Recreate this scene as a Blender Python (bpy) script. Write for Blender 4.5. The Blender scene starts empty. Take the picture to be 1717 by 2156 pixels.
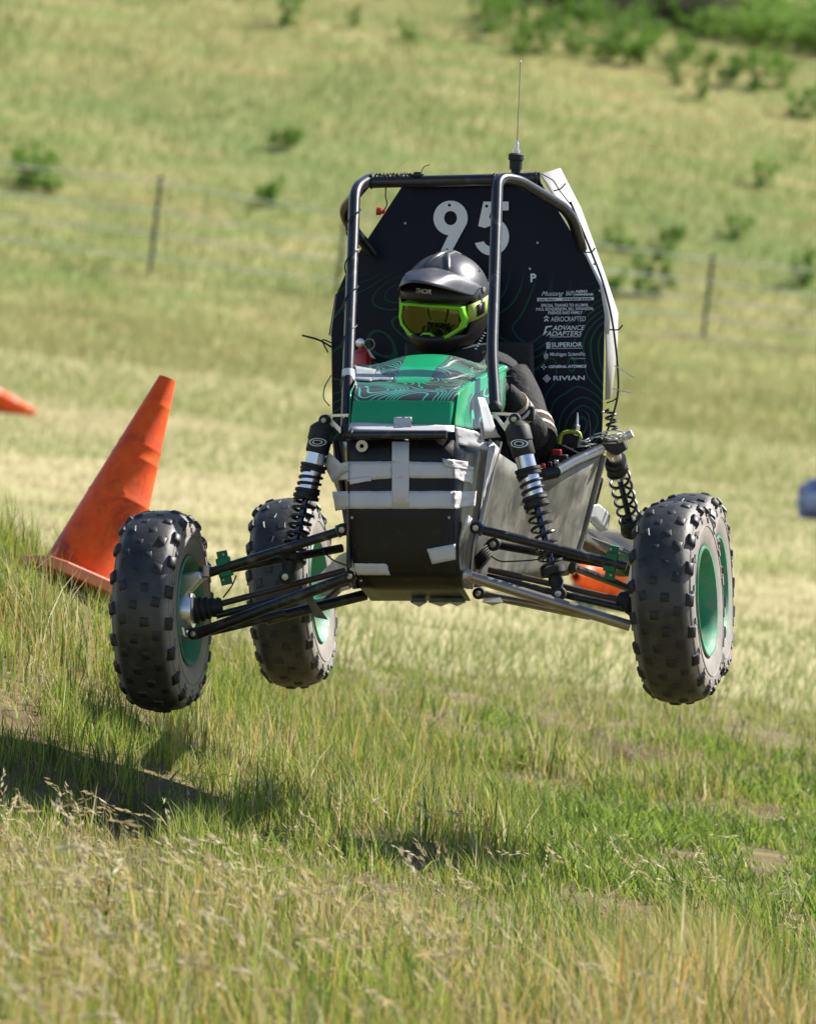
import bpy, bmesh, math, random
import numpy as np
from mathutils import Vector, Matrix, noise as mnoise

random.seed(7)
rng = np.random.default_rng(11)
SC = bpy.context.scene
COL = SC.collection
R = math.radians

# ------------------------------------------------------------------ camera
CAM_H = 1.25                 # lens height above the mown field
PITCH = R(1.03)              # looking slightly down
ROLL = R(7.0)                # the photographer tilted the camera
W, H, F = 1717.0, 2156.0, 20000.0
fwd = Vector((0, math.cos(PITCH), -math.sin(PITCH)))
r0 = Vector((1, 0, 0)); u0 = Vector((0, math.sin(PITCH), math.cos(PITCH)))
RX = r0 * math.cos(ROLL) + u0 * math.sin(ROLL)
UX = -r0 * math.sin(ROLL) + u0 * math.cos(ROLL)
CPOS = Vector((0, 0, CAM_H))
cd = bpy.data.cameras.new('camera'); cam = bpy.data.objects.new('camera', cd); COL.objects.link(cam)
m = Matrix.Identity(4)
for i, v in enumerate((RX, UX, -fwd)):
    for j in range(3): m[j][i] = v[j]
m.translation = CPOS
cam.matrix_world = m
cd.sensor_fit = 'VERTICAL'; cd.sensor_height = 36.0; cd.sensor_width = 36.0 * W / H
cd.lens = F / H * 36.0
cd.clip_start = 0.5; cd.clip_end = 3000
cd.dof.use_dof = True; cd.dof.focus_distance = 25.1; cd.dof.aperture_fstop = 10.5
SC.camera = cam
cy = SC.cycles; cy.max_bounces = 4; cy.diffuse_bounces = 2; cy.glossy_bounces = 3; cy.transmission_bounces = 2; cy.transparent_max_bounces = 4; cy.caustics_reflective = False; cy.caustics_refractive = False

# ------------------------------------------------------------------ light
SUN = Vector((0.56, 0.38, 0.73)).normalized()      # direction towards the sun
elev = math.asin(SUN.z); azim = math.atan2(SUN.x, SUN.y)
world = bpy.data.worlds.new('World'); SC.world = world; world.use_nodes = True
wn = world.node_tree
sky = wn.nodes.new('ShaderNodeTexSky'); sky.sky_type = 'NISHITA'; sky.sun_disc = False
sky.sun_elevation = elev; sky.sun_rotation = azim
sky.air_density = 1.0; sky.dust_density = 0.6; sky.ozone_density = 1.0
wn.links.new(sky.outputs[0], wn.nodes['Background'].inputs[0])
wn.nodes['Background'].inputs[1].default_value = 0.075
sd = bpy.data.lights.new('sun', 'SUN'); sd.energy = 5.0; sd.angle = R(0.53); sd.color = (1.0, 0.95, 0.87)
sun = bpy.data.objects.new('sun', sd); COL.objects.link(sun)
sun.rotation_euler = (-SUN).to_track_quat('-Z', 'Y').to_euler()
sun.location = (12, 30, 14)
SC.view_settings.view_transform = 'Standard'; SC.view_settings.look = 'None'
SC.view_settings.exposure = 0.98; SC.view_settings.gamma = 1.0

# ------------------------------------------------------------------ materials
class NT:
    def __init__(s, name):
        s.m = bpy.data.materials.new(name); s.m.use_nodes = True
        s.t = s.m.node_tree; s.p = s.t.nodes['Principled BSDF']; s.o = s.t.nodes['Material Output']
    def n(s, kind, **kw):
        nd = s.t.nodes.new('ShaderNode' + kind)
        for k, v in kw.items(): setattr(nd, k, v)
        return nd
    def l(s, a, b): s.t.links.new(a, b)
    def math(s, op, a, b=None, c=None):
        nd = s.n('Math', operation=op)
        for i, x in enumerate((a, b, c)):
            if x is None: continue
            if isinstance(x, (int, float)): nd.inputs[i].default_value = x
            else: s.l(x, nd.inputs[i])
        return nd.outputs[0]
    def mix(s, fac, a, b):
        nd = s.n('Mix', data_type='RGBA')
        for i, x in ((0, fac), (6, a), (7, b)):
            if isinstance(x, (int, float)): nd.inputs[i].default_value = x
            elif isinstance(x, tuple): nd.inputs[i].default_value = (*x[:3], 1)
            else: s.l(x, nd.inputs[i])
        return nd.outputs[2]
    def noise(s, scale, detail=3.0, rough=0.55, dist=0.0, stretch=None, src='Object'):
        tc = s.n('TexCoord'); co = tc.outputs[src]
        if stretch:
            mp = s.n('Mapping'); mp.inputs['Scale'].default_value = stretch; s.l(co, mp.inputs[0]); co = mp.outputs[0]
        nd = s.n('TexNoise'); nd.inputs['Scale'].default_value = scale; nd.inputs['Detail'].default_value = detail
        nd.inputs['Roughness'].default_value = rough; nd.inputs['Distortion'].default_value = dist
        s.l(co, nd.inputs['Vector']); return nd.outputs[0]
    def ramp(s, x, lo, hi):
        nd = s.n('MapRange', interpolation_type='SMOOTHSTEP'); s.l(x, nd.inputs[0])
        nd.inputs[1].default_value = lo; nd.inputs[2].default_value = hi; return nd.outputs[0]
    def bump(s, x, strength=0.3, dist=0.002):
        b = s.n('Bump'); b.inputs['Strength'].default_value = strength; b.inputs['Distance'].default_value = dist
        s.l(x, b.inputs['Height']); s.l(b.outputs[0], s.p.inputs['Normal'])
    def color(s, x):
        if isinstance(x, tuple): s.p.inputs['Base Color'].default_value = (*x[:3], 1)
        else: s.l(x, s.p.inputs['Base Color'])
    def rough(s, x):
        if isinstance(x, (int, float)): s.p.inputs['Roughness'].default_value = x
        else: s.l(x, s.p.inputs['Roughness'])

DUST = (0.30, 0.255, 0.195)
def mat(name, col, rough=0.5, metal=0.0, dirt=0.0, dscale=14.0, vary=0.15, bump=0.0, bscale=120.0, coat=0.0, dust=DUST, spec=0.5, bdist=0.0015):
    t = NT(name); t.p.inputs['Specular IOR Level'].default_value = spec
    a = t.noise(dscale * 0.6, 4)
    c = t.mix(t.ramp(a, 0.3, 0.7), tuple(x * (1 - vary) for x in col), tuple(min(1, x * (1 + vary)) for x in col))
    if dirt:
        d = t.noise(dscale, 6, 0.65, 0.4)
        f = t.math('MULTIPLY', t.ramp(d, 0.62 - dirt * 0.35, 0.80 - dirt * 0.2), min(1.0, dirt * 1.2))
        c = t.mix(f, c, dust)
        rr = t.math('ADD', t.math('MULTIPLY', f, 0.9 - rough), rough); t.rough(rr)
    else: t.rough(rough)
    t.color(c); t.p.inputs['Metallic'].default_value = metal
    if coat: t.p.inputs['Coat Weight'].default_value = coat; t.p.inputs['Coat Roughness'].default_value = 0.12
    if bump: t.bump(t.noise(bscale, 3), bump, bdist)
    return t.m

def contour_mat(name, base, line, scale, levels, width, mask=None, rough=0.4, dirt=0.1, coat=0.0, spec=0.5):
    t = NT(name)
    tc = t.n('TexCoord')
    def smp(off):
        ad = t.n('VectorMath', operation='ADD'); ad.inputs[1].default_value = off; t.l(tc.outputs['Object'], ad.inputs[0])
        nd = t.n('TexNoise'); nd.inputs['Scale'].default_value = scale; nd.inputs['Detail'].default_value = 1.0; nd.inputs['Roughness'].default_value = 0.35; nd.inputs['Distortion'].default_value = 0.35
        t.l(ad.outputs[0], nd.inputs['Vector']); return nd.outputs[0]
    e = 0.002; n = smp((0, 0, 0)); g2_ = None
    for off in ((e, 0, 0), (0, e, 0), (0, 0, e)):
        q = t.math('POWER', t.math('SUBTRACT', smp(off), n), 2.0); g2_ = q if g2_ is None else t.math('ADD', g2_, q)
    gr = t.math('MAXIMUM', t.math('DIVIDE', t.math('SQRT', g2_), e), 0.05)
    fr = t.math('FRACT', t.math('MULTIPLY', n, levels))
    d = t.math('DIVIDE', t.math('DIVIDE', t.math('ABSOLUTE', t.math('SUBTRACT', fr, 0.5)), levels), gr)
    ln = t.math('SUBTRACT', 1.0, t.ramp(d, width * 0.6, width))
    if mask:
        sx = t.n('SeparateXYZ'); tc = t.n('TexCoord'); t.l(tc.outputs['Object'], sx.inputs[0])
        zz = t.math('ADD', sx.outputs[2], t.math('MULTIPLY', t.noise(4.0, 1), 0.16))
        ln = t.math('MULTIPLY', ln, t.math('SUBTRACT', 1.0, t.ramp(zz, mask[0], mask[1])))
    c = t.mix(ln, base, line)
    if dirt:
        dd = t.noise(9, 6, 0.7)
        c = t.mix(t.math('MULTIPLY', t.ramp(dd, 0.5, 0.8), dirt), c, DUST)
    t.color(c); t.rough(rough); t.p.inputs['Specular IOR Level'].default_value = spec
    if coat: t.p.inputs['Coat Weight'].default_value = coat
    return t.m

M = {}
M['tube'] = mat('black_tube_paint', (0.012, 0.013, 0.017), 0.30, 0, 0.24, 26, bump=0.08, bscale=400, coat=0.3)
M['arm'] = mat('suspension_black', (0.010, 0.010, 0.012), 0.36, 0, 0.30, 30)
M['steel'] = mat('raw_steel_tube', (0.34, 0.30, 0.27), 0.34, 0.9, 0.22, 18)
M['rust'] = mat('brown_steel_rod', (0.085, 0.062, 0.05), 0.5, 0.4, 0.1, 30)
M['alu'] = mat('machined_aluminium', (0.72, 0.73, 0.76), 0.30, 0.85, 0.10, 40)
M['aludull'] = mat('dull_aluminium_sheet', (0.62, 0.62, 0.61), 0.45, 0.5, 0.3, 26)
M['chrome'] = mat('silver_shock_body', (0.78, 0.77, 0.82), 0.20, 0.85, 0.05, 30)
M['shaft'] = mat('blue_dark_shaft', (0.045, 0.06, 0.10), 0.18, 0.7)
M['spring'] = mat('spring_black', (0.012, 0.012, 0.013), 0.33, 0, 0.1, 50)
M['rubber'] = mat('rubber_black', (0.013, 0.013, 0.013), 0.62, 0, 0.15, 40)
M['bolt'] = mat('zinc_bolt', (0.42, 0.40, 0.36), 0.38, 0.8)
M['blue'] = mat('blue_anodised', (0.10, 0.24, 0.50), 0.3, 0.6)
M['green3d'] = mat('green_plastic_clamp', (0.004, 0.16, 0.065), 0.5, 0, 0.08, 60)
M['rim'] = mat('mint_green_rim', (0.045, 0.27, 0.15), 0.5, 0, 0.5, 16)
M['hood'] = mat('green_gloss_hood', (0.004, 0.31, 0.13), 0.30, 0, 0.10, 8, vary=0.06, coat=0.35)
M['nose'] = mat('black_nose_panel', (0.010, 0.008, 0.007), 0.36, 0, 0.12, 22, vary=0.1, spec=0.28)
M['noseside'] = mat('black_shiny_side', (0.022, 0.021, 0.022), 0.28, 0.2, 0.22, 10)
M['side'] = mat('scuffed_grey_side', (0.115, 0.115, 0.098), 0.55, 0.2, 0.45, 16, vary=0.45, bump=0.15, bscale=30)
M['tape'] = mat('grey_duct_tape', (0.56, 0.54, 0.55), 0.42, 0.1, 0.10, 20, vary=0.06, bump=0.2, bscale=45)
M['tapew'] = mat('white_tape', (0.72, 0.72, 0.74), 0.45, 0, 0.08, 20, vary=0.04)
M['film'] = mat('dusty_film_tape', (0.36, 0.40, 0.39), 0.35, 0.1, 0.3, 30)
M['white'] = mat('white_cover_sheet', (0.36, 0.35, 0.345), 0.5, 0, 0.3, 12, vary=0.10)
M['digit'] = mat('white_digit_plate', (0.86, 0.88, 0.90), 0.45, 0, 0.06, 40, vary=0.03)
M['print'] = mat('white_print', (0.72, 0.78, 0.84), 0.5, 0)
M['printdark'] = mat('dark_print', (0.012, 0.014, 0.022), 0.5)
M['cream'] = mat('cream_washer', (0.62, 0.56, 0.42), 0.5)
M['red'] = mat('red_paint', (0.50, 0.012, 0.02), 0.3, 0, 0.04, 30, coat=0.4)
M['yel'] = mat('hi_vis_case', (0.42, 0.50, 0.03), 0.45)
M['cable'] = mat('black_cable', (0.012, 0.012, 0.012), 0.4)
M['wire'] = mat('silver_wire', (0.72, 0.71, 0.66), 0.3, 0.4)
M['helmet'] = mat('dark_helmet_shell', (0.085, 0.086, 0.098), 0.36, 0.35, 0.14, 34, vary=0.15)
M['helmetm'] = mat('matt_black_helmet', (0.010, 0.010, 0.011), 0.5)
M['lime'] = mat('lime_goggle_frame', (0.22, 0.68, 0.01), 0.4)
M['strap'] = mat('lime_strap', (0.45, 0.55, 0.10), 0.6)
M['lens'] = mat('mirror_brown_lens', (0.085, 0.10, 0.025), 0.06, 0.9, vary=0.05)
M['suit'] = mat('black_driving_suit', (0.011, 0.011, 0.012), 0.85, 0, 0.10, 40, bump=0.9, bscale=22, bdist=0.012)
M['beige'] = mat('beige_band', (0.46, 0.36, 0.27), 0.7)
M['skin'] = mat('skin', (0.45, 0.26, 0.18), 0.55)
M['fire'] = contour_mat('navy_firewall_print', (0.0050, 0.0068, 0.0180), (0.006, 0.085, 0.050), 3.2, 26, 0.0022, (0.84, 0.98), 0.42, 0.0, 0.0, 0.2)
M['deck'] = contour_mat('black_hood_contour_print', (0.038, 0.037, 0.042), (0.03, 0.46, 0.29), 6.5, 24, 0.0014, None, 0.33, 0.10, 0.3)
M['deckside'] = contour_mat('hood_side_contour_print', (0.038, 0.037, 0.042), (0.03, 0.55, 0.27), 5.0, 36, 0.0013, None, 0.33, 0.05, 0.3)
def tyre_mat():
    t = NT('dusty_tyre_rubber')
    d = t.noise(11, 6, 0.65, 0.3)
    f = t.math('MULTIPLY', t.ramp(d, 0.30, 0.72), 0.62)
    sx = t.n('SeparateXYZ'); tc = t.n('TexCoord'); t.l(tc.outputs['Object'], sx.inputs[0])
    ax = t.math('ABSOLUTE', sx.outputs[0])
    side = t.ramp(ax, 0.055, 0.085)                      # dried mud clings to the sidewalls
    f = t.math('MULTIPLY', f, t.math('ADD', t.math('MULTIPLY', side, 1.15), 0.20))
    f = t.math('MAXIMUM', f, t.math('MULTIPLY', side, t.math('ADD', t.math('MULTIPLY', d, 0.6), 0.32)))
    t.color(t.mix(f, (0.011, 0.011, 0.012), (0.40, 0.36, 0.315)))
    t.rough(t.math('ADD', t.math('MULTIPLY', f, 0.4), 0.45))
    t.bump(t.noise(60, 4), 0.35, 0.003)
    return t.m
M['tyre'] = tyre_mat()
M['knob'] = mat('knob_rubber', (0.013, 0.013, 0.014), 0.50, 0, 0.35, 40, dust=(0.13, 0.115, 0.10))
def cone_mat():
    t = NT('faded_orange_cone')
    d = t.noise(7, 6, 0.7, 0.6, (1, 1, 1)); e = t.noise(26, 4, 0.6)
    c = t.mix(t.ramp(e, 0.35, 0.7), (0.84, 0.085, 0.004), (0.90, 0.125, 0.008))
    c = t.mix(t.math('MULTIPLY', t.ramp(d, 0.45, 0.66), 0.65), c, (0.26, 0.03, 0.010))
    t.color(c); t.rough(0.45); t.p.inputs['Specular IOR Level'].default_value = 0.3
    return t.m
M['cone'] = cone_mat()
M['conepale'] = mat('bleached_orange_base', (0.78, 0.24, 0.12), 0.55, 0, 0.3, 12)
M['post'] = mat('green_steel_post', (0.012, 0.030, 0.020), 0.6)
M['fwire'] = mat('galvanised_wire', (0.66, 0.64, 0.60), 0.4, 0.2)
M['denim'] = mat('blue_cloth', (0.17, 0.23, 0.44), 0.7, 0, 0.0, 14, vary=0.6)
M['pink'] = mat('pink_cloth', (0.75, 0.38, 0.34), 0.7)
M['bark'] = mat('shrub_stem', (0.10, 0.075, 0.05), 0.9)
M['brown'] = mat('dry_thatch', (0.20, 0.14, 0.085), 0.95)

def grass_mat(name, attr='tint', trans=0.42, rough=0.5, spec=0.15):
    t = NT(name)
    a = t.n('Attribute', attribute_name=attr); a.attribute_type = 'GEOMETRY'
    t.color(a.outputs['Color']); t.rough(rough)
    t.p.inputs['Specular IOR Level'].default_value = spec
    tr = t.n('BsdfTranslucent'); t.l(a.outputs['Color'], tr.inputs[0])
    mx = t.n('MixShader'); mx.inputs[0].default_value = trans
    t.l(t.p.outputs[0], mx.inputs[1]); t.l(tr.outputs[0], mx.inputs[2]); t.l(mx.outputs[0], t.o.inputs[0])
    return t.m
M['grass'] = grass_mat('grass_blades'); M['leaf'] = grass_mat('shrub_leaves', trans=0.35)

def ground_mat():
    t = NT('meadow_ground')
    tc = t.n('TexCoord'); sp = t.n('SeparateXYZ'); t.l(tc.outputs['Object'], sp.inputs[0]); y = sp.outputs[1]
    big = t.noise(0.22, 4, 0.6, 0.3, (1, 0.55, 1)); fine = t.noise(7, 5, 0.7, 0, (1, 0.5, 1)); mid = t.noise(1.1, 4, 0.6, 0, (0.6, 0.9, 1))
    straw, green, soil = (0.40, 0.345, 0.19), (0.26, 0.275, 0.10), (0.13, 0.095, 0.055)
    field = t.mix(t.math('MULTIPLY', t.ramp(big, 0.45, 0.70), 0.7), straw, green)
    field = t.mix(t.math('MULTIPLY', t.ramp(mid, 0.40, 0.70), 0.4), field, (0.33, 0.30, 0.14))
    near = t.mix(t.ramp(fine, 0.4, 0.7), soil, (0.20, 0.18, 0.075))
    hill = t.mix(t.ramp(mid, 0.38, 0.66), (0.33, 0.295, 0.13), (0.20, 0.25, 0.08))
    hill = t.mix(t.math('MULTIPLY', t.ramp(big, 0.45, 0.65), 0.5), hill, (0.15, 0.205, 0.075))
    c = t.mix(t.ramp(y, 33, 40), near, field); c = t.mix(t.ramp(y, 116, 127), c, hill)
    t.color(c); t.rough(0.95); t.p.inputs['Specular IOR Level'].default_value = 0.1
    t.bump(fine, 0.6, 0.05)
    return t.m
M['ground'] = ground_mat()

# ------------------------------------------------------------------ mesh helpers
class MB:
    def __init__(s): s.v = []; s.f = []; s.mi = []
    def add(s, v, f, mi=0):
        o = len(s.v); s.v += [tuple(p) for p in v]; s.f += [tuple(i + o for i in q) for q in f]; s.mi += [mi] * len(f); return s
    def build(s, name, mats, parent=None, smooth=True, ang=35, bevel=0.0, subd=0, solid=0.0):
        me = bpy.data.meshes.new(name); me.from_pydata(s.v, [], s.f); me.update()
        bm = bmesh.new(); bm.from_mesh(me); bmesh.ops.recalc_face_normals(bm, faces=bm.faces); bm.to_mesh(me); bm.free()
        for mm in (mats if isinstance(mats, (list, tuple)) else [mats]): me.materials.append(M[mm] if isinstance(mm, str) else mm)
        me.polygons.foreach_set('material_index', s.mi)
        if smooth:
            me.polygons.foreach_set('use_smooth', [True] * len(me.polygons))
            if ang < 180: me.set_sharp_from_angle(angle=R(ang))
        return link(name, me, parent, bevel, subd, solid)
def link(name, me, parent=None, bevel=0.0, subd=0, solid=0.0):
    o = bpy.data.objects.new(name, me); COL.objects.link(o)
    if parent is not None: o.parent = parent
    if subd:
        q = o.modifiers.new('subd', 'SUBSURF'); q.levels = subd; q.render_levels = subd
    if solid:
        q = o.modifiers.new('solid', 'SOLIDIFY'); q.thickness = solid; q.offset = 0
    if bevel:
        q = o.modifiers.new('bevel', 'BEVEL'); q.width = bevel; q.segments = 2; q.limit_method = 'ANGLE'; q.angle_limit = R(40)
    return o
def empty(name, parent=None, mw=None):
    o = bpy.data.objects.new(name, None); COL.objects.link(o); o.empty_display_size = 0.1
    if parent is not None: o.parent = parent
    if mw is not None: o.matrix_world = mw
    return o
def tag(o, label=None, cat=None, group=None, kind=None):
    if label: o['label'] = label
    if cat: o['category'] = cat
    if group: o['group'] = group
    if kind: o['kind'] = kind
    return o
def frame(d):
    d = Vector(d).normalized(); a = Vector((0, 0, 1)) if abs(d.z) < 0.9 else Vector((1, 0, 0))
    x = d.cross(a).normalized(); return x, d.cross(x).normalized(), d
def fillet(pts, rad, n=6):
    pts = [Vector(p) for p in pts]; out = [pts[0]]
    for i in range(1, len(pts) - 1):
        a, b, c = pts[i - 1], pts[i], pts[i + 1]
        l = min(rad, (a - b).length * 0.45, (c - b).length * 0.45)
        p, q = b + (a - b).normalized() * l, b + (c - b).normalized() * l
        for k in range(n + 1):
            t = k / n; out.append(p * (1 - t) ** 2 + b * 2 * t * (1 - t) + q * t * t)
    return out + [pts[-1]]
def tube(pts, r, seg=12, cap=True):
    pts = [Vector(p) for p in pts]; n = len(pts); V = []; Fc = []
    T = [(pts[min(i + 1, n - 1)] - pts[max(i - 1, 0)]).normalized() for i in range(n)]
    x, y, _ = frame(T[0])
    for i, p in enumerate(pts):
        x = (x - T[i] * x.dot(T[i])).normalized(); y = T[i].cross(x)
        rr = r[i] if isinstance(r, (list, tuple)) else r
        for k in range(seg):
            a = 2 * math.pi * k / seg; V.append(p + x * math.cos(a) * rr + y * math.sin(a) * rr)
    for i in range(n - 1):
        for k in range(seg):
            k2 = (k + 1) % seg; Fc.append((i * seg + k, i * seg + k2, (i + 1) * seg + k2, (i + 1) * seg + k))
    if cap: Fc.append(tuple(range(seg - 1, -1, -1))); Fc.append(tuple((n - 1) * seg + k for k in range(seg)))
    return V, Fc
def lathe(prof, p0, axis, seg=32, closed=False, cap=True):
    p0 = Vector(p0); x, y, d = frame(axis); V = []; Fc = []; n = len(prof)
    for (h, rr) in prof:
        for k in range(seg):
            a = 2 * math.pi * k / seg; V.append(p0 + d * h + (x * math.cos(a) + y * math.sin(a)) * rr)
    for i in range(n if closed else n - 1):
        j = (i + 1) % n
        for k in range(seg):
            k2 = (k + 1) % seg; Fc.append((i * seg + k, i * seg + k2, j * seg + k2, j * seg + k))
    if not closed and cap:
        if prof[0][1] > 1e-5: Fc.append(tuple(range(seg - 1, -1, -1)))
        if prof[-1][1] > 1e-5: Fc.append(tuple((n - 1) * seg + k for k in range(seg)))
    return V, Fc
def lathe2(p0, p1, prof, seg=24):          # profile heights are fractions of p0-p1
    p0, p1 = Vector(p0), Vector(p1); L = (p1 - p0).length
    return lathe([(h * L, r) for h, r in prof], p0, p1 - p0, seg)
def helix(p0, p1, rad, r, turns, seg=8, per=18):
    p0, p1 = Vector(p0), Vector(p1); x, y, d = frame(p1 - p0); L = (p1 - p0).length; n = int(turns * per)
    pts = [p0 + d * (L * i / n) + (x * math.cos(2 * math.pi * i / per) + y * math.sin(2 * math.pi * i / per)) * rad for i in range(n + 1)]
    return tube(pts, r, seg)
def box(c, s, rot=None):
    c = Vector(c); q = rot or Matrix.Identity(3)
    V = [c + q @ Vector((x * s[0] / 2, y * s[1] / 2, z * s[2] / 2)) for x in (-1, 1) for y in (-1, 1) for z in (-1, 1)]
    return V, [(0, 1, 3, 2), (4, 6, 7, 5), (0, 4, 5, 1), (2, 3, 7, 6), (0, 2, 6, 4), (1, 5, 7, 3)]
def plate(pts, off):
    n = len(pts); V = [Vector(p) for p in pts]; V += [p + Vector(off) for p in V]
    return V, [tuple(range(n)), tuple(range(2 * n - 1, n - 1, -1))] + [(i, (i + 1) % n, n + (i + 1) % n, n + i) for i in range(n)]
def grid(rows):
    n, mm = len(rows), len(rows[0]); V = [Vector(p) for r_ in rows for p in r_]
    return V, [(i * mm + j, i * mm + j + 1, (i + 1) * mm + j + 1, (i + 1) * mm + j) for i in range(n - 1) for j in range(mm - 1)]
def one(name, vf, mm, parent=None, **kw):
    return MB().add(*vf).build(name, mm, parent, **kw)

# ------------------------------------------------------------------ terrain
def vnoise(x, y, seed=0):
    x = np.asarray(x, float); y = np.asarray(y, float)
    xi = np.floor(x); yi = np.floor(y); fx = x - xi; fy = y - yi
    fx = fx * fx * (3 - 2 * fx); fy = fy * fy * (3 - 2 * fy)
    def h(a, b):
        s = np.sin(a * 127.1 + b * 311.7 + seed * 74.7) * 43758.5453
        return s - np.floor(s)
    return (h(xi, yi) * (1 - fx) + h(xi + 1, yi) * fx) * (1 - fy) + (h(xi, yi + 1) * (1 - fx) + h(xi + 1, yi + 1) * fx) * fy
def fbm(x, y, seed=0, oc=4):
    s = 0; a = 0.5; t = 0
    for i in range(oc):
        s = s + a * vnoise(np.asarray(x) * 2 ** i, np.asarray(y) * 2 ** i, seed + i); t += a; a *= 0.5
    return s / t
def sst(x, a, b):
    t = np.clip((np.asarray(x, float) - a) / (b - a), 0, 1); return t * t * (3 - 2 * t)
def hz(x, y):
    x = np.asarray(x, float); y = np.asarray(y, float)
    z = 0.62 * sst(-x, -0.25, 1.55) * sst(y, 23.6, 28.2) * (1 - sst(y, 30.2, 34.5))      # bank under the cone
    z = z - 0.12 * (1 - sst(y, 30.0, 36.0))                                              # the near meadow lies a little lower
    z = z - 0.20 * np.exp(-((x + 0.70) / 0.20) ** 2 - ((y - 24.9) / 0.40) ** 2)           # washed-out hollow
    z = z + 0.10 * (fbm(x * 0.9, y * 0.5, 3) - 0.5) * sst(y, 10, 14) * (1 - sst(y, 60, 90))
    z = z + 0.11 * np.exp(-((x - 0.12) / 0.45) ** 2 - ((y - 25.0) / 0.65) ** 2)
    s = y - 123.0
    soft = 0.5 * (s + np.sqrt(s * s + 60.0)) - 0.25
    hill = 0.205 * np.where(soft > 70, 70 + (soft - 70) * 0.35, soft)
    z = z + hill * (1 + 0.0 * x) + 0.5 * (fbm(x * 0.12, y * 0.10, 9) - 0.5) * sst(y, 120, 150)
    return z
def hz1(x, y): return float(hz(x, y))
def ground_hit(u, v):
    d = (RX * ((u - W / 2) / F) + UX * ((H / 2 - v) / F) + fwd)
    ys = np.concatenate([np.linspace(10, 45, 1400), np.linspace(45, 320, 3000)])
    t = ys / d.y
    g = (CAM_H + d.z * t) - hz(d.x * t, ys)
    i = int(np.argmax(g < 0)) if (g < 0).any() else len(ys) - 1
    tt = t[i]; return Vector((d.x * tt, ys[i], hz1(d.x * tt, ys[i])))

ys = np.concatenate([np.arange(-60, 12, 6.0), np.arange(12, 36, 0.16), np.arange(36, 120, 1.2), np.arange(120, 230, 2.5), np.arange(230, 1500, 60)])
xs = np.concatenate([-np.geomspace(3.2, 900, 34)[::-1], np.arange(-3.04, 3.05, 0.16), np.geomspace(3.2, 900, 34)])
X, Y = np.meshgrid(xs, ys); Z = hz(X, Y)
nv = [(float(a), float(b), float(c)) for a, b, c in zip(X.ravel(), Y.ravel(), Z.ravel())]
nx, ny = len(xs), len(ys)
gf = [(i * nx + j, i * nx + j + 1, (i + 1) * nx + j + 1, (i + 1) * nx + j) for i in range(ny - 1) for j in range(nx - 1)]
g = MB().add(nv, gf).build('ground', 'ground', ang=180); tag(g, kind='structure')

# ------------------------------------------------------------------ buggy frame of reference
YAW = R(9.5); PIT = R(1.8)
camM = Matrix.Identity(4)
for i, v in enumerate((RX, fwd, UX)):
    for j in range(3): camM[j][i] = v[j]
camM.translation = CPOS
D0 = 25.0
car_cam = Matrix.Translation(((860 - W / 2) / F * D0, D0, (H / 2 - 1277) / F * D0)) @ Matrix.Rotation(-YAW, 4, 'Z') @ Matrix.Rotation(PIT, 4, 'X')
CARM = camM @ car_cam
_T = car_cam.translation; _ex, _ey, _ez = (car_cam.col[i].to_3d() for i in range(3))
def P(u, v, y, k=0.0):
    """point of the buggy (its own axes, metres) seen at (u, v) of the picture, y metres behind the front axle (+k per metre up)"""
    a = (u - W / 2) / F; b = (H / 2 - v) / F
    t = _T + _ey * y; e3 = _ez + _ey * k
    # (t + X ex + Z e3): x = a*y, z = b*y
    A = np.array([[_ex.x - a * _ex.y, e3.x - a * e3.y], [_ex.z - b * _ex.y, e3.z - b * e3.y]])
    B = np.array([a * t.y - t.x, b * t.y - t.z])
    s = np.linalg.solve(A, B)
    return Vector((s[0], y + k * s[1], s[1]))

buggy = empty('off_road_buggy', None, CARM)
tag(buggy, 'black and green single-seat off-road buggy number 95 jumping above the grass', 'buggy')
def part(name, vf, mm, parent=None, **kw): return one(name, vf, mm, parent or buggy, **kw)

# --- body panels
NV = [(927, 730, 955, -0.070), (1069, 733, 956, -0.100), (1183, 742, 959, -0.100), (1210, 748, 966, -0.092), (1236, 757, 973, -0.05), (1264, 781, 990, 0.16)]
def ynose(v): return float(np.interp(v, [a[0] for a in NV], [a[3] for a in NV]))
rows = []
for i in range(len(NV) - 1):
    a, b = NV[i], NV[i + 1]
    for k in range(4 if i < len(NV) - 2 else 5):
        t = k / 4; q = [x * (1 - t) + y * t for x, y in zip(a, b)]
        rows.append([P(q[1] + (q[2] - q[1]) * s / 6, q[0], q[3]) for s in range(7)])
part('nose_panel', grid(rows), 'nose', ang=60, solid=0.003)
def ubr(v): return float(np.interp(v, [936, 1095, 1148, 1215, 1250], [1034, 1006, 992, 984, 990]))
def ybr(v): return float(np.interp(v, [936, 1095, 1148, 1215, 1250], [0.13, 0.08, 0.06, 0.04, 0.06]))
def side_pt(u, v, off=0.0):
    ul = float(np.interp(v, [a[0] for a in NV], [a[2] for a in NV])); t = (u - ul) / max(1.0, ubr(v) - ul)
    y = ynose(v) + (ybr(v) - ynose(v)) * t
    return P(u, v, y - off)
def nose_pt(u, v, off=0.004):
    ul = float(np.interp(v, [a[0] for a in NV], [a[2] for a in NV])); ull = float(np.interp(v, [a[0] for a in NV], [a[1] for a in NV]))
    if u > ul: return side_pt(u, v, off)
    if u < ull: return P(u, v, ynose(v) + (ull - u) * 0.004 - off)
    return P(u, v, ynose(v) - off)
rows = [[side_pt(0, v) if False else side_pt(float(np.interp(v, [a[0] for a in NV], [a[2] for a in NV])) * (1 - s) + ubr(v) * s, v) for s in (0, .33, .66, 1)] for v in np.linspace(930, 1238, 12)]
part('nose_side_panel', grid(rows), 'noseside', ang=60, solid=0.003)
mir = lambda p: Vector((-p.x, p.y, p.z))
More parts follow.
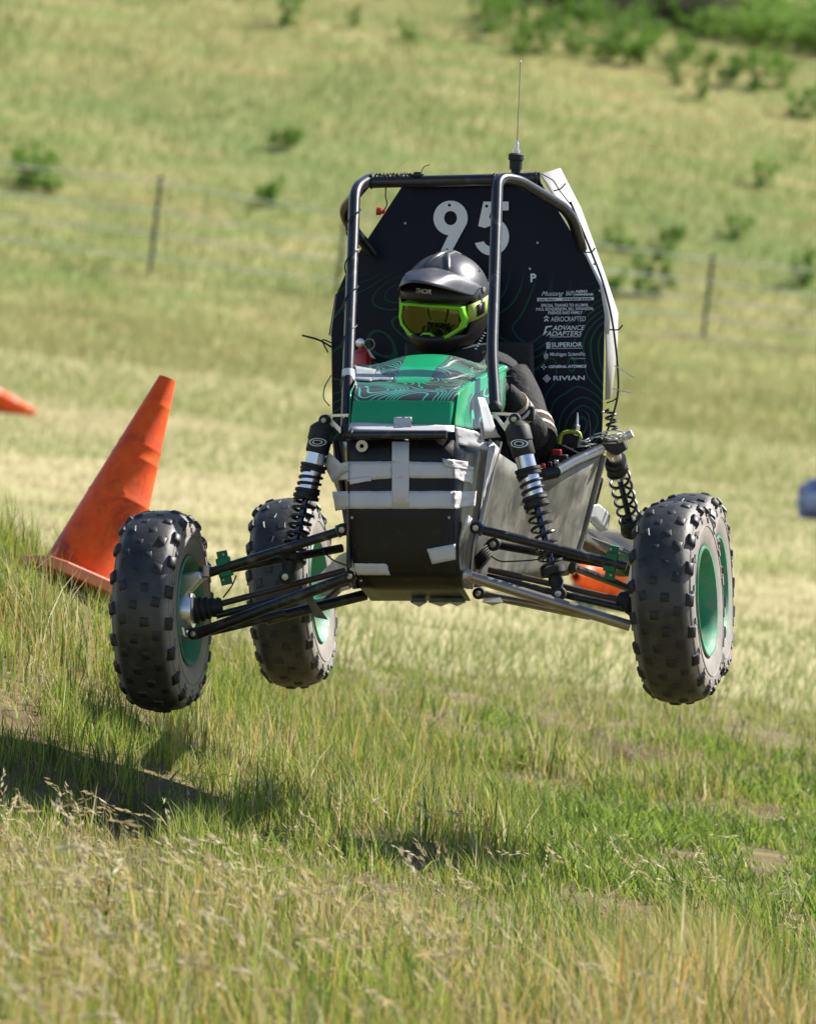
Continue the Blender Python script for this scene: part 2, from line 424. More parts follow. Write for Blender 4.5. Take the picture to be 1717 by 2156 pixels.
part('nose_side_panel', grid([[mir(p) for p in r_] for r_ in rows]), 'noseside', ang=60, solid=0.003)
# main side panels
top = [P(1046, 952, .14), P(1096, 985, .32), P(1150, 1000, .5), P(1266, 953, .99)]
mid = [P(1005, 1095, .08), P(1060, 1105, .30), P(1108, 1110, .5), P(1224, 1120, .99)]
bot = [P(985, 1237, .06), P(1035, 1231, .28), P(1082, 1224, .5), P(1196, 1210, .97)]
def dense(rows, n=4):
    out = []
    for i in range(len(rows) - 1):
        for k in range(n + (i == len(rows) - 2)):
            t = k / n; out.append([a.lerp(b, t) for a, b in zip(rows[i], rows[i + 1])])
    o2 = []
    for r_ in out:
        q = []
        for i in range(len(r_) - 1):
            for k in range(n + (i == len(r_) - 2)): q.append(r_[i].lerp(r_[i + 1], k / n))
        o2.append(q)
    return o2
sp = dense([top, mid, bot])
part('side_panel', grid(sp), 'side', ang=70, solid=0.003)
part('side_panel', grid([[mir(p) for p in r_] for r_ in sp]), 'side', ang=70, solid=0.003)
fl = [[mir(b), Vector((0, b.y, b.z)), b] for b in bot]
part('floor_panel', grid(fl), 'nose', solid=0.004)
# torn tape hanging under the floor
for i, (u, w_) in enumerate(((880, 26), (925, 40), (960, 30), (1035, 34))):
    q = [P(u - w_ / 2, 1260, .12), P(u + w_ / 2, 1258, .12), P(u + w_ / 2 + 6, 1268, .10), P(u + 2, 1278 - i, .12), P(u - w_ / 2 - 4, 1268, .11)]
    part('torn_tape', plate(q, (0, 0.002, 0)), 'film')
# seam tubes at the nose corners
part('frame_tube', tube(fillet([P(1049, 930, .15), P(1010, 1095, .085), P(996, 1150, .07), P(988, 1240, .07)], .05), .0105), 'steel')
part('frame_tube', tube(fillet([mir(P(1049, 930, .15)), mir(P(1010, 1095, .085)), mir(P(996, 1150, .07)), mir(P(988, 1240, .07))], .05), .0105), 'tube')
part('frame_tube', tube([P(733, 916, -.085), P(940, 915, -.085)], .0115), 'tube')
part('frame_tube', tube([P(736, 925, -.06), P(735, 1195, -.09)], .008), 'tube')
# padded side rail + corrugated hose
part('side_rail', tube([P(1168, 994, .52), P(1200, 975, .68), P(1262, 947, .97)], .016), 'tube')
hs = MB(); a, b = P(1140, 1000, .44), P(1168, 994, .53)
for k in range(9): q = a.lerp(b, k / 8); hs.add(*lathe([(-.004, .012), (0, .017), (.004, .012)], q, b - a, 14))
hs.build('corrugated_hose', 'cable', buggy)
part('frame_tube', tube([P(1268, 958, 1.0), P(1228, 1110, 1.0), P(1200, 1208, .98)], .012), 'side')
part('rear_stay', tube([P(1262, 1010, 1.06), P(1248, 1064, 1.15)], .010), 'tube')

# --- roll cage
TR = .0155
L1 = fillet([P(729, 912, .10), P(733, 788, .2), P(748, 398, .60), P(772, 378, .68), P(724, 452, .93), P(784, 534, 1.02)], .10)
L1 = fillet([P(729, 912, .10), P(733, 788, .2), P(747, 396, .60), P(775, 378, .70)], .075, 8)
part('cage_tube', tube(L1, TR, 16), 'tube')
part('cage_tube', tube(fillet([P(772, 382, .69), P(716, 448, .90), P(784, 534, 1.01)], .07, 8), TR, 14), 'tube')
R1 = fillet([P(1043, 868, .16), P(1035, 749, .26), P(1047, 374, .63), P(1088, 378, .70), P(1200, 445, .90), P(1224, 524, 1.01)], .06, 8)
part('cage_tube', tube(R1, TR, 16), 'tube')
part('cage_crossbar', tube([P(778, 384, .69), P(1056, 378, .66)], TR, 16), 'tube')
part('cage_crossbar', tube([P(850, 384, 1.03), P(1138, 374, 1.03)], TR, 16), 'tube')
for c_, ax_ in ((P(782, 384, .69), (1, 0, 0)), (P(1040, 378, .66), (1, 0, 0)), (P(1128, 375, 1.03), (1, 0, 0)), (P(740, 916, -.085), (1, 0, 0))):
    part('weld_bead', lathe([(-.004, TR * .9), (-.002, TR + .0025), (.002, TR + .0025), (.004, TR * .9)], c_, ax_, 20), 'arm')
part('tape_wrap', lathe2(P(733, 806, .192), P(733, 780, .207), [(0, .0168), (.5, .0175), (1, .0168)], 20), 'tapew')
part('rubber_clamp', lathe2(P(1043, 866, .16), P(1041, 850, .17), [(0, .016), (.3, .019), (.7, .019), (1, .016)], 18), 'rubber')
# helical cable around the left pillar, and loose loops along the top
a, b = Vector(P(731, 850, .15)), Vector(P(745, 420, .57))
part('pillar_cable', helix(a, b, TR + .003, .0022, 5.3, 6), 'cable')
tw = []
for k in range(60):
    t = k / 59; q = P(778, 384, .69).lerp(P(890, 382, .68), t); tw.append(q + Vector((0, .010 * math.cos(k * 1.3), TR + .004 + .004 * math.sin(k * 1.7))))
part('cable_run', tube(tw, .0025, 6), 'cable')
part('transponder', lathe2(P(878, 372, .68), P(878, 362, .68), [(0, .016), (.5, .018), (.55, .010), (1, .010)]), 'rubber')
def cable(name, pts, r=.002, mm='cable', parent=None, rad=.03): return part(name, tube(fillet(pts, rad, 5), r, 6), mm, parent)
cable('wire_stub', [P(884, 368, .68), P(892, 350, .68), P(905, 347, .68)], .0012)
cable('dangling_wire', [P(812, 390, .70), P(811, 415, .7), P(816, 430, .7), P(806, 446, .7)], .0018)
part('kill_switch', lathe2(P(810, 446, .7), P(793, 444, .7), [(0, .006), (.4, .006), (.45, .010), (1, .012)], 16), 'red')

# --- firewall and what is mounted on it
FY, FK = 1.0, 0.06
def FP(u, v, off=0.0): return P(u, v, FY - off, FK)
out = [(846, 392), (774, 502), (729, 572), (708, 619), (697, 700), (699, 860), (702, 985), (1260, 985), (1267, 902), (1272, 662), (1269, 604), (1222, 521), (1137, 382)]
bk = FP(900, 700, -.006) - FP(900, 700)
part('firewall_panel', plate([FP(*q) for q in out], (0, .006, 0)), 'fire', bevel=.0015)
part('left_side_cover', plate([FP(708, 619, -.01), FP(694, 705, -.01), FP(697, 707, -.16), FP(712, 619, -.16)], (-.003, 0, 0)), 'rubber')
fr = [(1137, 366), (1200, 470), (1224, 524), (1262, 600), (1273, 665), (1276, 745), (1274, 842)]
bkp = [(1178, 354), (1222, 439), (1248, 510), (1274, 583), (1300, 660), (1298, 730), (1286, 838)]
part('side_cover', grid([[FP(u, v, -.012) for u, v in fr], [FP((a[0] + b[0]) / 2 + 2, (a[1] + b[1]) / 2, -.16) for a, b in zip(fr, bkp)], [FP(u, v, -.30) for u, v in bkp]]), 'white', ang=25, solid=.003)
part('edge_strip', grid([[FP(u, v, .004) for u, v in ((1224, 522), (1262, 602), (1272, 664), (1271, 700))], [FP(u, v, .002) for u, v in ((1232, 522), (1272, 604), (1284, 668), (1281, 705))]]), 'tapew', solid=.002)
for k, (u, v) in enumerate(((1131, 511), (853, 470), (1262, 612), (1268, 868), (1115, 566), (1250, 556))):
    part('rivet', lathe([(-.004, 0.0), (-.004, .003), (0, .0045)], FP(u, v), (0, 1, 0), 10), 'bolt')
# antenna
part('antenna_base', lathe2(P(1085, 364, 1.03), P(1086, 322, 1.03), [(0, .013), (.15, .013), (.16, .0175), (.62, .018), (.66, .0215), (.92, .0215), (.96, .019), (1, .012)]), 'rubber')
part('antenna_stem', lathe2(P(1086, 324, 1.03), P(1088, 296, 1.03), [(0, .010), (.3, .010), (.32, .006), (.8, .006), (.82, .0045), (1, .003)]), 'alu')
part('antenna_whip', tube([P(1088, 298, 1.03), P(1091, 230, 1.03), P(1095, 130, 1.03)], .0014, 6), 'steel')
part('antenna_tip', lathe2(P(1095, 133, 1.03), P(1095, 127, 1.03), [(0, .001), (.3, .0035), (.7, .0035), (1, .001)], 10), 'alu')
# lettering helpers ---------------------------------------------------------
def text_mesh(s, shear=0.0, bold=0.0):
    cu = bpy.data.curves.new('t', 'FONT'); cu.body = s; cu.shear = shear; cu.offset = bold; cu.resolution_u = 4
    o = bpy.data.objects.new('t', cu); COL.objects.link(o)
    me = bpy.data.meshes.new_from_object(o); bpy.data.objects.remove(o)
    return me
def lettering(name, s, bx, fn, mm='print', shear=0.0, bold=0.01, parent=None, slope=0.0):
    me = text_mesh(s, shear, bold)
    vs = [v.co.copy() for v in me.vertices]; x0, x1 = min(v.x for v in vs), max(v.x for v in vs); y0, y1 = min(v.y for v in vs), max(v.y for v in vs)
    u0_, v0_, u1_, v1_ = bx
    for v, c in zip(me.vertices, vs):
        fx = (c.x - x0) / (x1 - x0); fy = (c.y - y0) / (y1 - y0)
        uu = u0_ + (u1_ - u0_) * fx; v.co = fn(uu, v1_ + (v0_ - v1_) * fy - slope * (uu - u0_))
    me.materials.clear(); me.materials.append(M[mm]); me.name = name
    return link(name, me, parent or buggy)
FT = lambda u, v: FP(u, v, .0015)
FT2 = lambda u, v: FP(u, v, .003)
SL = .012
T_ = [('P', (1116, 576, 1128, 594), 0, .03), ("Mustang '60", (1139, 613, 1205, 626), .5, 0), ('AERO', (1210, 611, 1236, 616), 0, .04), ('HANGAR', (1210, 617.5, 1249, 622.5), 0, .04),
      ('SPECIAL THANKS TO ALUMNI,', (1138, 640, 1238, 647.5), 0, .02), ('PAUL BONDERSON, BILL SWANSON,', (1128, 648, 1249, 655.5), 0, .02), ('FRIENDS AND FAMILY', (1153, 655.5, 1225, 662), 0, .02),
      ('AEROCRAFTED', (1159, 667, 1232, 677), 0, .0), ('ADVANCE', (1162, 685.5, 1231, 695.5), .3, .01), ('ADAPTERS', (1149, 697.5, 1225, 707.5), .3, .01), ('TRANSMISSION ADAPTERS', (1156, 709, 1222, 711.5), .2, .0),
      ('SUPERIOR', (1160, 721, 1225, 731), 0, .02), ('STEEL STAMPING COMPONENTS', (1160, 733, 1225, 735), 0, 0), ('Michigan Scientific', (1157, 742, 1231, 752), 0, .01), ('Corporation', (1202, 753, 1231, 757), 0, 0),
      ('GENERAL ATOMICS', (1154, 769, 1234, 775), .25, .04), ('RIVIAN', (1164, 791.5, 1230, 801), 0, .015)]
T_ = [t for t in T_ if t[0] not in ('TRANSMISSION ADAPTERS', 'STEEL STAMPING COMPONENTS')]
for s, bx, sh, bo in T_: lettering('lettering', s, bx, FT, 'print', sh, bo, slope=SL)
def decal(name, polys, mm='print', fn=FT):
    b = MB()
    for q in polys: b.add([fn(*p) for p in q], [tuple(range(len(q)))])
    return b.build(name, mm, buggy, smooth=False)
decal('printed_bar', [[(1130, 627.5), (1249, 625.5), (1249, 632), (1130, 634.5)]])
lettering('lettering', 'CAL POLY', (1133, 629.2, 1170, 633), FT2, 'printdark', 0, .04, slope=SL)
lettering('lettering', 'STUDENT SHOPS', (1184, 628, 1244, 632), FT2, 'printdark', 0, .04, slope=SL)
decal('printed_rule', [[(1206.5, 612), (1207.5, 612), (1207.5, 624), (1206.5, 624)]])
decal('printed_emblem', [[(1144, 669), (1149.5, 664), (1155, 669), (1155, 671), (1149.5, 667.5), (1144, 671)], [(1144, 676), (1149.5, 670), (1155, 676), (1152, 677), (1149.5, 674), (1147, 677)]])
decal('printed_emblem', [[(1142, 707), (1148, 687), (1162, 685.5), (1161, 688), (1151, 690), (1148, 697), (1152, 698), (1147, 703)]])
decal('printed_rule', [[(1156, 709), (1222, 708.4), (1222, 709.4), (1156, 710)]])
decal('printed_rule', [[(1160, 733.2), (1225, 732.6), (1225, 733.6), (1160, 734.2)]])
decal('printed_emblem', [[(1149 + .5 * (i % 2), 721 + 3.5 * i), (1158, 720.5 + 3.5 * i), (1158, 723 + 3.5 * i), (1149 + .5 * (i % 2), 724 + 3.5 * i)] for i in range(4)])
decal('printed_emblem', [[(1144, 746), (1146, 745), (1147, 755), (1145, 754)], [(1147.5, 741), (1149, 740), (1149, 758), (1147.5, 757)], [(1150, 746), (1153, 744), (1152.5, 754), (1150.5, 755)]])
decal('printed_emblem', [[(1144.3, 766.5), (1146, 769), (1144.3, 771.5), (1142.6, 769)], [(1144.3, 774), (1146, 776.5), (1144.3, 779), (1142.6, 776.5)], [(1138, 772.7), (1141, 771), (1143.3, 772.7), (1141, 774.4)], [(1150.6, 772.7), (1147.6, 771), (1145.3, 772.7), (1147.6, 774.4)]])
def ringdia(cx, cy, a, b): 
    o = [(cx, cy - a), (cx + a, cy), (cx, cy + a), (cx - a, cy)]; i = [(cx, cy - b), (cx + b, cy), (cx, cy + b), (cx - b, cy)]
    return [[o[k], o[(k + 1) % 4], i[(k + 1) % 4], i[k]] for k in range(4)]
decal('printed_emblem', ringdia(1150.5, 797, 8.7, 6.6) + ringdia(1150.5, 797, 4.6, 1.8))
# number plate digits: flat outlines with drilled holes, cut from sheet
def digit(name, outer, holes, label=None):
    cu = bpy.data.curves.new('d', 'CURVE'); cu.dimensions = '2D'; cu.fill_mode = 'BOTH'; cu.extrude = 2.2
    for pts in [outer] + holes:
        sp_ = cu.splines.new('POLY'); sp_.points.add(len(pts) - 1); sp_.use_cyclic_u = True
        for q, p in zip(sp_.points, pts): q.co = (p[0], -p[1], 0, 1)
    o = bpy.data.objects.new('d', cu); COL.objects.link(o); me = bpy.data.meshes.new_from_object(o); bpy.data.objects.remove(o)
    for v in me.vertices:
        dz = v.co.z; v.co = FP(v.co.x, -v.co.y, .006 + dz * .0012)
    me.materials.clear(); me.materials.append(M['digit'])
    return link(name, me, buggy)
circ = lambda cx, cy, rx, ry, a0, a1, n: [(cx + rx * math.cos(R(a0 + (a1 - a0) * i / n)), cy + ry * math.sin(R(a0 + (a1 - a0) * i / n))) for i in range(n + 1)]
nine = circ(948, 459, 36, 36.5, 20, -265, 40) + [(942, 497), (928, 527), (931, 532), (945, 533), (950, 530)]
digit('number_digit', nine, [circ(948, 459, 13.5, 15, 0, 345, 23), circ(945.5, 432, 3.3, 3.3, 0, 330, 11), circ(940, 526.5, 3.3, 3.3, 0, 330, 11)])
five = [(1017, 424.5), (1070, 424.5), (1070, 443), (1033, 443), (1029, 459)] + circ(1034, 498, 37, 40, -80, 160, 30) + [(1014, 509)] + circ(1034, 497, 19, 22, 150, -95, 18) + [(1020, 480), (1006, 476)]
digit('number_digit', five, [circ(1024, 434, 3.3, 3.3, 0, 330, 11), circ(1042, 528, 3.3, 3.3, 0, 330, 11)])

# --- hood
hr = [
    ([738, 775, 826, 905, 937, 954], [893, 894, 895, 896, 897, 898], -.030),
    ([740, 776, 826, 905, 938, 956], [880, 880, 880, 881, 882, 883], -.025),
    ([744, 778, 826, 906, 940, 960], [841, 840, 840, 841, 841, 842], -.003),
    ([747, 782, 826, 907, 945, 970], [823, 822, 822, 822, 823, 821], .035),
    ([747, 788, 824, 908, 956, 990], [806, 806, 804, 804, 806, 806], .16),
    ([747, 790, 827, 912, 962, 998], [801, 801, 799, 799, 802, 802], .19),
    ([748, 797, 832, 922, 975, 1022], [788, 786, 772, 770, 789, 790], .28),
    ([748, 799, 836, 936, 984, 1034], [782, 780, 768, 766, 784, 784], .31),
    ([749, 802, 842, 955, 1000, 1060], [770, 772, 749, 747, 772, 769], .40),
    ([750, 804, 842, 958, 1002, 1064], [768, 770, 747, 745, 770, 766], .42)]
hb = MB(); rows = []
for i, (us, vs, y) in enumerate(hr):
    us = list(us); us[5] -= 5 if i < 9 else 0
    du, dv, dy = ((6, 1, .035) if i < 2 else (8, 7, .028) if i == 2 else (6, 11, .010))
    rows.append([P(u, v, y) for u, v in zip(us, vs)] + [P(us[5] + du, vs[5] + dv, y + dy)])
V_, F_ = grid(rows); mi = []
for i in range(len(hr) - 1):
    for j in range(6): mi.append(0 if i < 2 or j == 5 or (j == 2 and i >= 4) else 1)
hb.v = [tuple(p) for p in V_]; hb.f = F_; hb.mi = mi
hood = hb.build('hood', ['hood', 'deck'], buggy, ang=180, subd=3, solid=.003)
# hood flank: a green border round a printed face
tp = [(955, 898, 963, 829, -.028, .012), (960, 899, 970, 822, .0, .04), (972, 902, 990, 806, .04, .16), (990, 905, 1000, 801, .08, .20), (1012, 905, 1022, 790, .16, .28), (1036, 886, 1044, 778, .28, .36), (1062, 866, 1064, 766, .42, .42)]
rows = []
for (bu, bv, tu, tv, by, ty) in tp:
    rows.append([P(tu + (bu - tu) * s, tv + (bv - tv) * s, ty + (by - ty) * s + .002) for s in (0, .12, .24, .5, .75, 1)])
fb = MB(); V_, F_ = grid(rows); fb.v = [tuple(p) for p in V_]; fb.f = F_
fb.mi = [0 if (j < 2 or i < 2) else 1 for i in range(len(rows) - 1) for j in range(5)]
fb.build('flank_panel', ['hood', 'deckside'], hood, ang=180, subd=2, solid=.003)
fb2 = MB(); fb2.v = [(-x + 2 * (-.012), y, z) for x, y, z in fb.v]; fb2.f = fb.f; fb2.mi = fb.mi
fb2.build('flank_panel', ['hood', 'deckside'], hood, ang=180, subd=2, solid=.003)

# --- tape strips
def tape(pts, fn, mm='tape', n=10, m2=4, wr=.0012, off=.004, name='duct_tape', seed=0):
    (a, b, c, d) = [Vector((p[0], p[1], 0)) for p in pts]; rows = []
    for i in range(n + 1):
        r_ = []
        for j in range(m2 + 1):
            q = a.lerp(b, i / n).lerp(d.lerp(c, i / n), j / m2)
            if i in (0, n): q = q + Vector((2.0 * mnoise.noise(Vector((q.y * .5, seed, 3.0))), 0, 0))
            if j in (0, m2): q = q + Vector((0, 1.1 * mnoise.noise(Vector((q.x * .12, seed, 7.0))), 0))
            w = wr * mnoise.noise(Vector((q.x * .06 + seed, q.y * .12, seed)))
            r_.append(fn(q.x, q.y, off + abs(w) * 2))
        rows.append(r_)
    return one(name, grid(rows), mm, buggy, ang=60, solid=.0003)
tape([(731, 972), (824, 971), (824, 1007), (731, 1014)], nose_pt, seed=1)
tape([(824, 971), (956, 974), (956, 1007), (824, 1007)], nose_pt, seed=2, wr=.003, n=14)
tape([(956, 974), (998, 983), (994, 1020), (956, 1007)], nose_pt, seed=3, wr=.010, n=10, m2=8)
tape([(731, 1034), (956, 1034), (956, 1071), (733, 1071)], nose_pt, seed=4, wr=.002, n=16)
tape([(956, 1034), (1003, 1034), (1000, 1066), (956, 1071)], nose_pt, seed=5, wr=.009, n=10, m2=8)
tape([(825, 930), (861, 930), (861, 1071), (825, 1071)], nose_pt, off=.0052, seed=6)
tape([(700, 1035), (732, 1034), (734, 1071), (706, 1076)], nose_pt, seed=16, wr=.004)
tape([(679, 972), (694, 953), (733, 990), (700, 1016)], nose_pt, 'tape', seed=7, off=.012, wr=.006)
tape([(700, 1012), (690, 980), (733, 972), (733, 1010)], nose_pt, 'tape', seed=17, off=.006, wr=.006)
tape([(898, 1156), (958, 1145), (959, 1178), (909, 1188)], nose_pt, seed=8)
tape([(745, 1186), (813, 1187), (822, 1211), (746, 1211)], nose_pt, seed=9)
tape([(983, 1082), (994, 1092), (975, 1128), (961, 1168)], nose_pt, 'tape', seed=10)
HP = lambda u, v, off: P(u, v, float(np.interp(v, [860, 893, 908], [-.02, -.035, -.075])) - off)
tape([(737, 889), (956, 896), (956, 910), (733, 906)], HP, seed=11, off=.004)
tape([(829, 878), (866, 878), (867, 898), (829, 900)], HP, seed=12, off=.007)
SP2 = lambda u, v, off: P(u, v, float(np.interp(u, [955, 1050], [-.06, .12])) - off)
tape([(957, 898), (1010, 910), (1030, 950), (960, 935)], SP2, 'tape', seed=13, wr=.006, n=8, m2=8, off=.008)
tape([(1005, 836), (1020, 838), (1050, 920), (1020, 920)], SP2, 'tapew', seed=14, off=.02, wr=.003)
tape([(1010, 890), (1026, 880), (1052, 920), (1012, 925)], SP2, 'tape', seed=20, off=.014, wr=.004)
tape([(1030, 922), (1051, 945), (1030, 1010), (1008, 1085)], SP2, 'tape', seed=15, off=.012, wr=.004)
tape([(790, 782), (828, 768), (826, 800), (780, 801)], lambda u, v, off: P(u, v, float(np.interp(v, [766, 806], [.40, .16])) - off - .02), 'film', seed=18)
tape([(748, 770), (792, 778), (780, 803), (748, 800)], lambda u, v, off: P(u, v, float(np.interp(v, [766, 806], [.40, .16])) - off - .02), 'film', seed=19)
part('washer', lathe([(-.006, .006), (-.006, .0155), (0, .0155), (0, .006)], P(762, 939, -.078), (0, 1, 0), 24, True), 'cream')

for k, (u, v) in enumerate(((742, 1000), (741, 1090), (748, 1150), (945, 1090), (948, 1135), (760, 1222), (955, 1222))):
    part('rivet', lathe([(0, .0042), (.002, .0036), (.003, 0)], P(u, v, ynose(v) - .0016), (0, -1, 0), 10), 'bolt' if k % 2 else 'rubber')
tape([(735, 1008), (780, 1003), (782, 1012), (736, 1020)], nose_pt, seed=31, off=.006)
tape([(930, 965), (985, 972), (990, 990), (935, 982)], nose_pt, seed=32, off=.009, wr=.008, m2=6)
# --- suspension -------------------------------------------------------------
def rod(name, a, b, r, mm, parent, ends=True):
    o = one(name, tube([a, b], r, 12), mm, parent)
    return o
def joint(p, r, axis, parent, mm='rubber'):
    one('pivot_bush', lathe([(-.016, 0), (-.016, r * .55), (-.012, r), (.012, r), (.016, r * .55), (.016, 0)], p, axis, 16), mm, parent)
    ax = Vector(axis).normalized()
    one('bolt', lathe([(0, r * .45), (.005, r * .45), (.006, 0)], Vector(p) - ax * .017, -ax, 12), 'bolt', parent)
def shock(top, btm, rear=False):
    s = empty('shock_absorber', buggy); s.matrix_parent_inverse = Matrix.Identity(4)
    A, B = Vector(top), Vector(btm); d = B - A; L = d.length; at = lambda t: A + d * t
    x, y, _ = frame(d)
    if not rear:
        one('reservoir_cap', lathe2(at(0), at(.205), [(0, .012), (.05, .020), (.16, .030), (.22, .034), (.60, .034), (.62, .031), (.95, .031), (1, .028)]), 'rubber', s)
        one('damper_body', lathe2(at(.20), at(.50), [(0, .0255), (1, .0255)]), 'chrome', s)
        one('preload_collar', lathe2(at(.275), at(.32), [(0, .026), (.05, .035), (.4, .035), (.45, .0325), (.6, .0325), (.65, .034), (.95, .034), (1, .026)]), 'rubber', s)
        one('coil_spring', helix(at(.32), at(.45), .029, .0042, 3.2), 'spring', s)
        one('spring_divider', lathe2(at(.435), at(.50), [(0, .027), (.1, .033), (.35, .034), (.4, .030), (.6, .030), (.65, .035), (.95, .035), (1, .028)]), 'rubber', s)
        one('damper_rod', tube([at(.49), at(.9)], .009, 14), 'shaft', s)
        one('coil_spring', helix(at(.50), at(.86), .029, .0044, 6.6), 'spring', s)
        one('spring_seat', lathe2(at(.84), at(.90), [(0, .020), (.2, .034), (.8, .034), (1, .018)]), 'rubber', s)
        one('lower_eye', lathe2(at(.88), at(.99), [(0, .016), (.5, .020), (1, .012)]), 'rubber', s)
        joint(at(1.0), .019, (0, 1, 0), s, 'rubber'); joint(at(-.01), .015, (0, 1, 0), s, 'rubber')
        # printed oval on the cap
        fwd_ = Vector((0, -1, .1)).normalized(); c = at(.13); ring = MB(); xx = Vector((1, 0, 0)); zz = Vector((0, 0, 1))
        for (ra, rb, k) in ((.024, .011, .002), (.014, .006, .0016)):
            vs = []; n = 24
            for i in range(n):
                an = 2 * math.pi * i / n
                for q in (1, 1 - k / rb * 1.0):
                    px_ = math.cos(an) * ra * q; pz_ = math.sin(an) * rb * q
                    vs.append(c + xx * px_ + zz * pz_ + Vector((0, -math.sqrt(max(1e-6, .0352 ** 2 - px_ ** 2)), 0)))
            ring.add(vs, [(2 * i, 2 * i + 1, (2 * i + 3) % (2 * n), (2 * i + 2) % (2 * n)) for i in range(n)])
        ring.build('printed_oval', 'print', s, smooth=False)
    else:
        one('damper_body', lathe2(at(0), at(.30), [(0, .02), (1, .02)]), 'chrome', s)
        one('spring_divider', lathe2(at(.08), at(.24), [(0, .022), (.05, .031), (.25, .031), (.3, .027), (.4, .027), (.45, .031), (.6, .031), (.65, .027), (.8, .03), (1, .024)]), 'rubber', s)
        one('damper_rod', tube([at(.25), at(.95)], .0085, 14), 'shaft', s)
        one('coil_spring', helix(at(.20), at(.95), .0285, .0042, 6.4), 'spring', s)
        one('lower_eye', lathe2(at(.82), at(1.02), [(0, .010), (.15, .024), (.4, .026), (.45, .03), (.75, .032), (1, .02)]), 'rubber', s)
    return s
def arm(name, segs):
    a = empty(name, buggy)
    for (nm, p, q, r, mm) in segs: rod(nm, p, q, r, mm, a)
    return a
wFR, wFL, wRL, wRR = P(1426, 1268, 0), P(341, 1286, 0), P(615, 1248, 1.5), P(1458, 1239, 1.5)
# front, image right
ua = arm('upper_control_arm', [('arm_tube', P(1012, 1115, -.02), P(1318, 1193, .0), .0125, 'arm'), ('arm_tube', P(1050, 1148, .2), P(1290, 1190, .02), .0115, 'arm')])
joint(P(1003, 1111, -.03), .017, (0, 1, 0), ua, 'rubber'); joint(P(1039, 1146, .18), .018, (0, 1, 0), ua)
one('blue_collar', lathe2(P(1009, 1114, -.02), P(1018, 1117, -.02), [(0, .010), (.2, .017), (.8, .017), (1, .010)]), 'blue', ua)
la = arm('lower_control_arm', [('arm_tube', P(990, 1214, -.05), P(1326, 1318, 0), .0145, 'steel'), ('arm_tube', P(1012, 1251, .18), P(1240, 1296, .03), .012, 'steel')])
joint(P(982, 1211, -.06), .016, (0, 1, 0), la, 'steel'); joint(P(1008, 1249, .16), .016, (0, 1, 0), la)
one('gusset', plate([P(1160, 1263, .04), P(1185, 1270, .04), P(1176, 1287, .06), P(1166, 1285, .06)], (0, .004, 0)), 'steel', la)
tr = arm('tie_rod', [('rod', P(1028, 1199, .12), P(1300, 1262, .08), .0085, 'rust')])
hsft = arm('drive_shaft', [('shaft', P(1026, 1215, .12), P(1312, 1281, .03), .0095, 'arm')])
def boot(p, q, r0_, r1_, parent, n=5):
    b = MB(); p, q = Vector(p), Vector(q); L = (q - p).length; pr = []
    for k in range(n):
        t = k / n; rr = r0_ + (r1_ - r0_) * t
        pr += [(L * t, rr * .8), (L * (t + .4 / n), rr), (L * (t + .6 / n), rr)]
    pr.append((L, r1_ * .8)); b.add(*lathe(pr, p, q - p, 20)); return b.build('rubber_boot', 'rubber', parent, ang=60)
boot(P(1304, 1262, .05), P(1336, 1270, .03), .022, .040, hsft)
boot(P(1003, 1170, .10), P(1022, 1186, .10), .040, .026, hsft)
cable('brake_line', [P(1026, 1165, .15), P(1050, 1183, .14), P(1120, 1180, .12), P(1165, 1172, .1)], .0022, parent=ua)
# front, image left
ual = arm('upper_control_arm', [('arm_tube', P(708, 1121, -.02), P(440, 1206, 0), .0125, 'arm'), ('arm_tube', P(720, 1154, .2), P(470, 1200, .02), .0115, 'arm')])
joint(P(722, 1115, -.03), .017, (0, 1, 0), ual)
one('blue_collar', lathe2(P(717, 1117, -.02), P(708, 1120, -.02), [(0, .010), (.2, .017), (.8, .017), (1, .010)]), 'blue', ual)
joint(P(432, 1203, 0), .018, (0, 0, 1), ual, 'steel')
lal = arm('lower_control_arm', [('arm_tube', P(730, 1217, -.05), P(412, 1336, 0), .0145, 'arm'), ('arm_tube', P(770, 1252, .18), P(560, 1305, .06), .0145, 'arm'), ('arm_tube', P(600, 1292, .06), P(440, 1330, .02), .012, 'arm')])
joint(P(738, 1213, -.06), .016, (0, 1, 0), lal); joint(P(409, 1334, 0), .016, (0, 1, 0), lal)
one('gusset', plate([P(640, 1258, .04), P(655, 1256, .04), P(690, 1305, .06), P(664, 1300, .06)], (0, .004, 0)), 'side', lal)
trl = arm('tie_rod', [('rod', P(727, 1201, .12), P(466, 1271, .08), .0085, 'rust')])
hl = arm('drive_shaft', [('shaft', P(735, 1225, .12), P(455, 1296, .04), .0095, 'arm')])
boot(P(468, 1275, .05), P(395, 1288, .03), .024, .044, hl, 6)
cable('brake_line', [P(497, 1212, .0), P(490, 1232, .02), P(470, 1258, .03)], .0022, parent=ual)
cable('brake_line', [P(680, 1160, .05), P(700, 1180, .06), P(728, 1190, .05)], .0022, parent=ual)
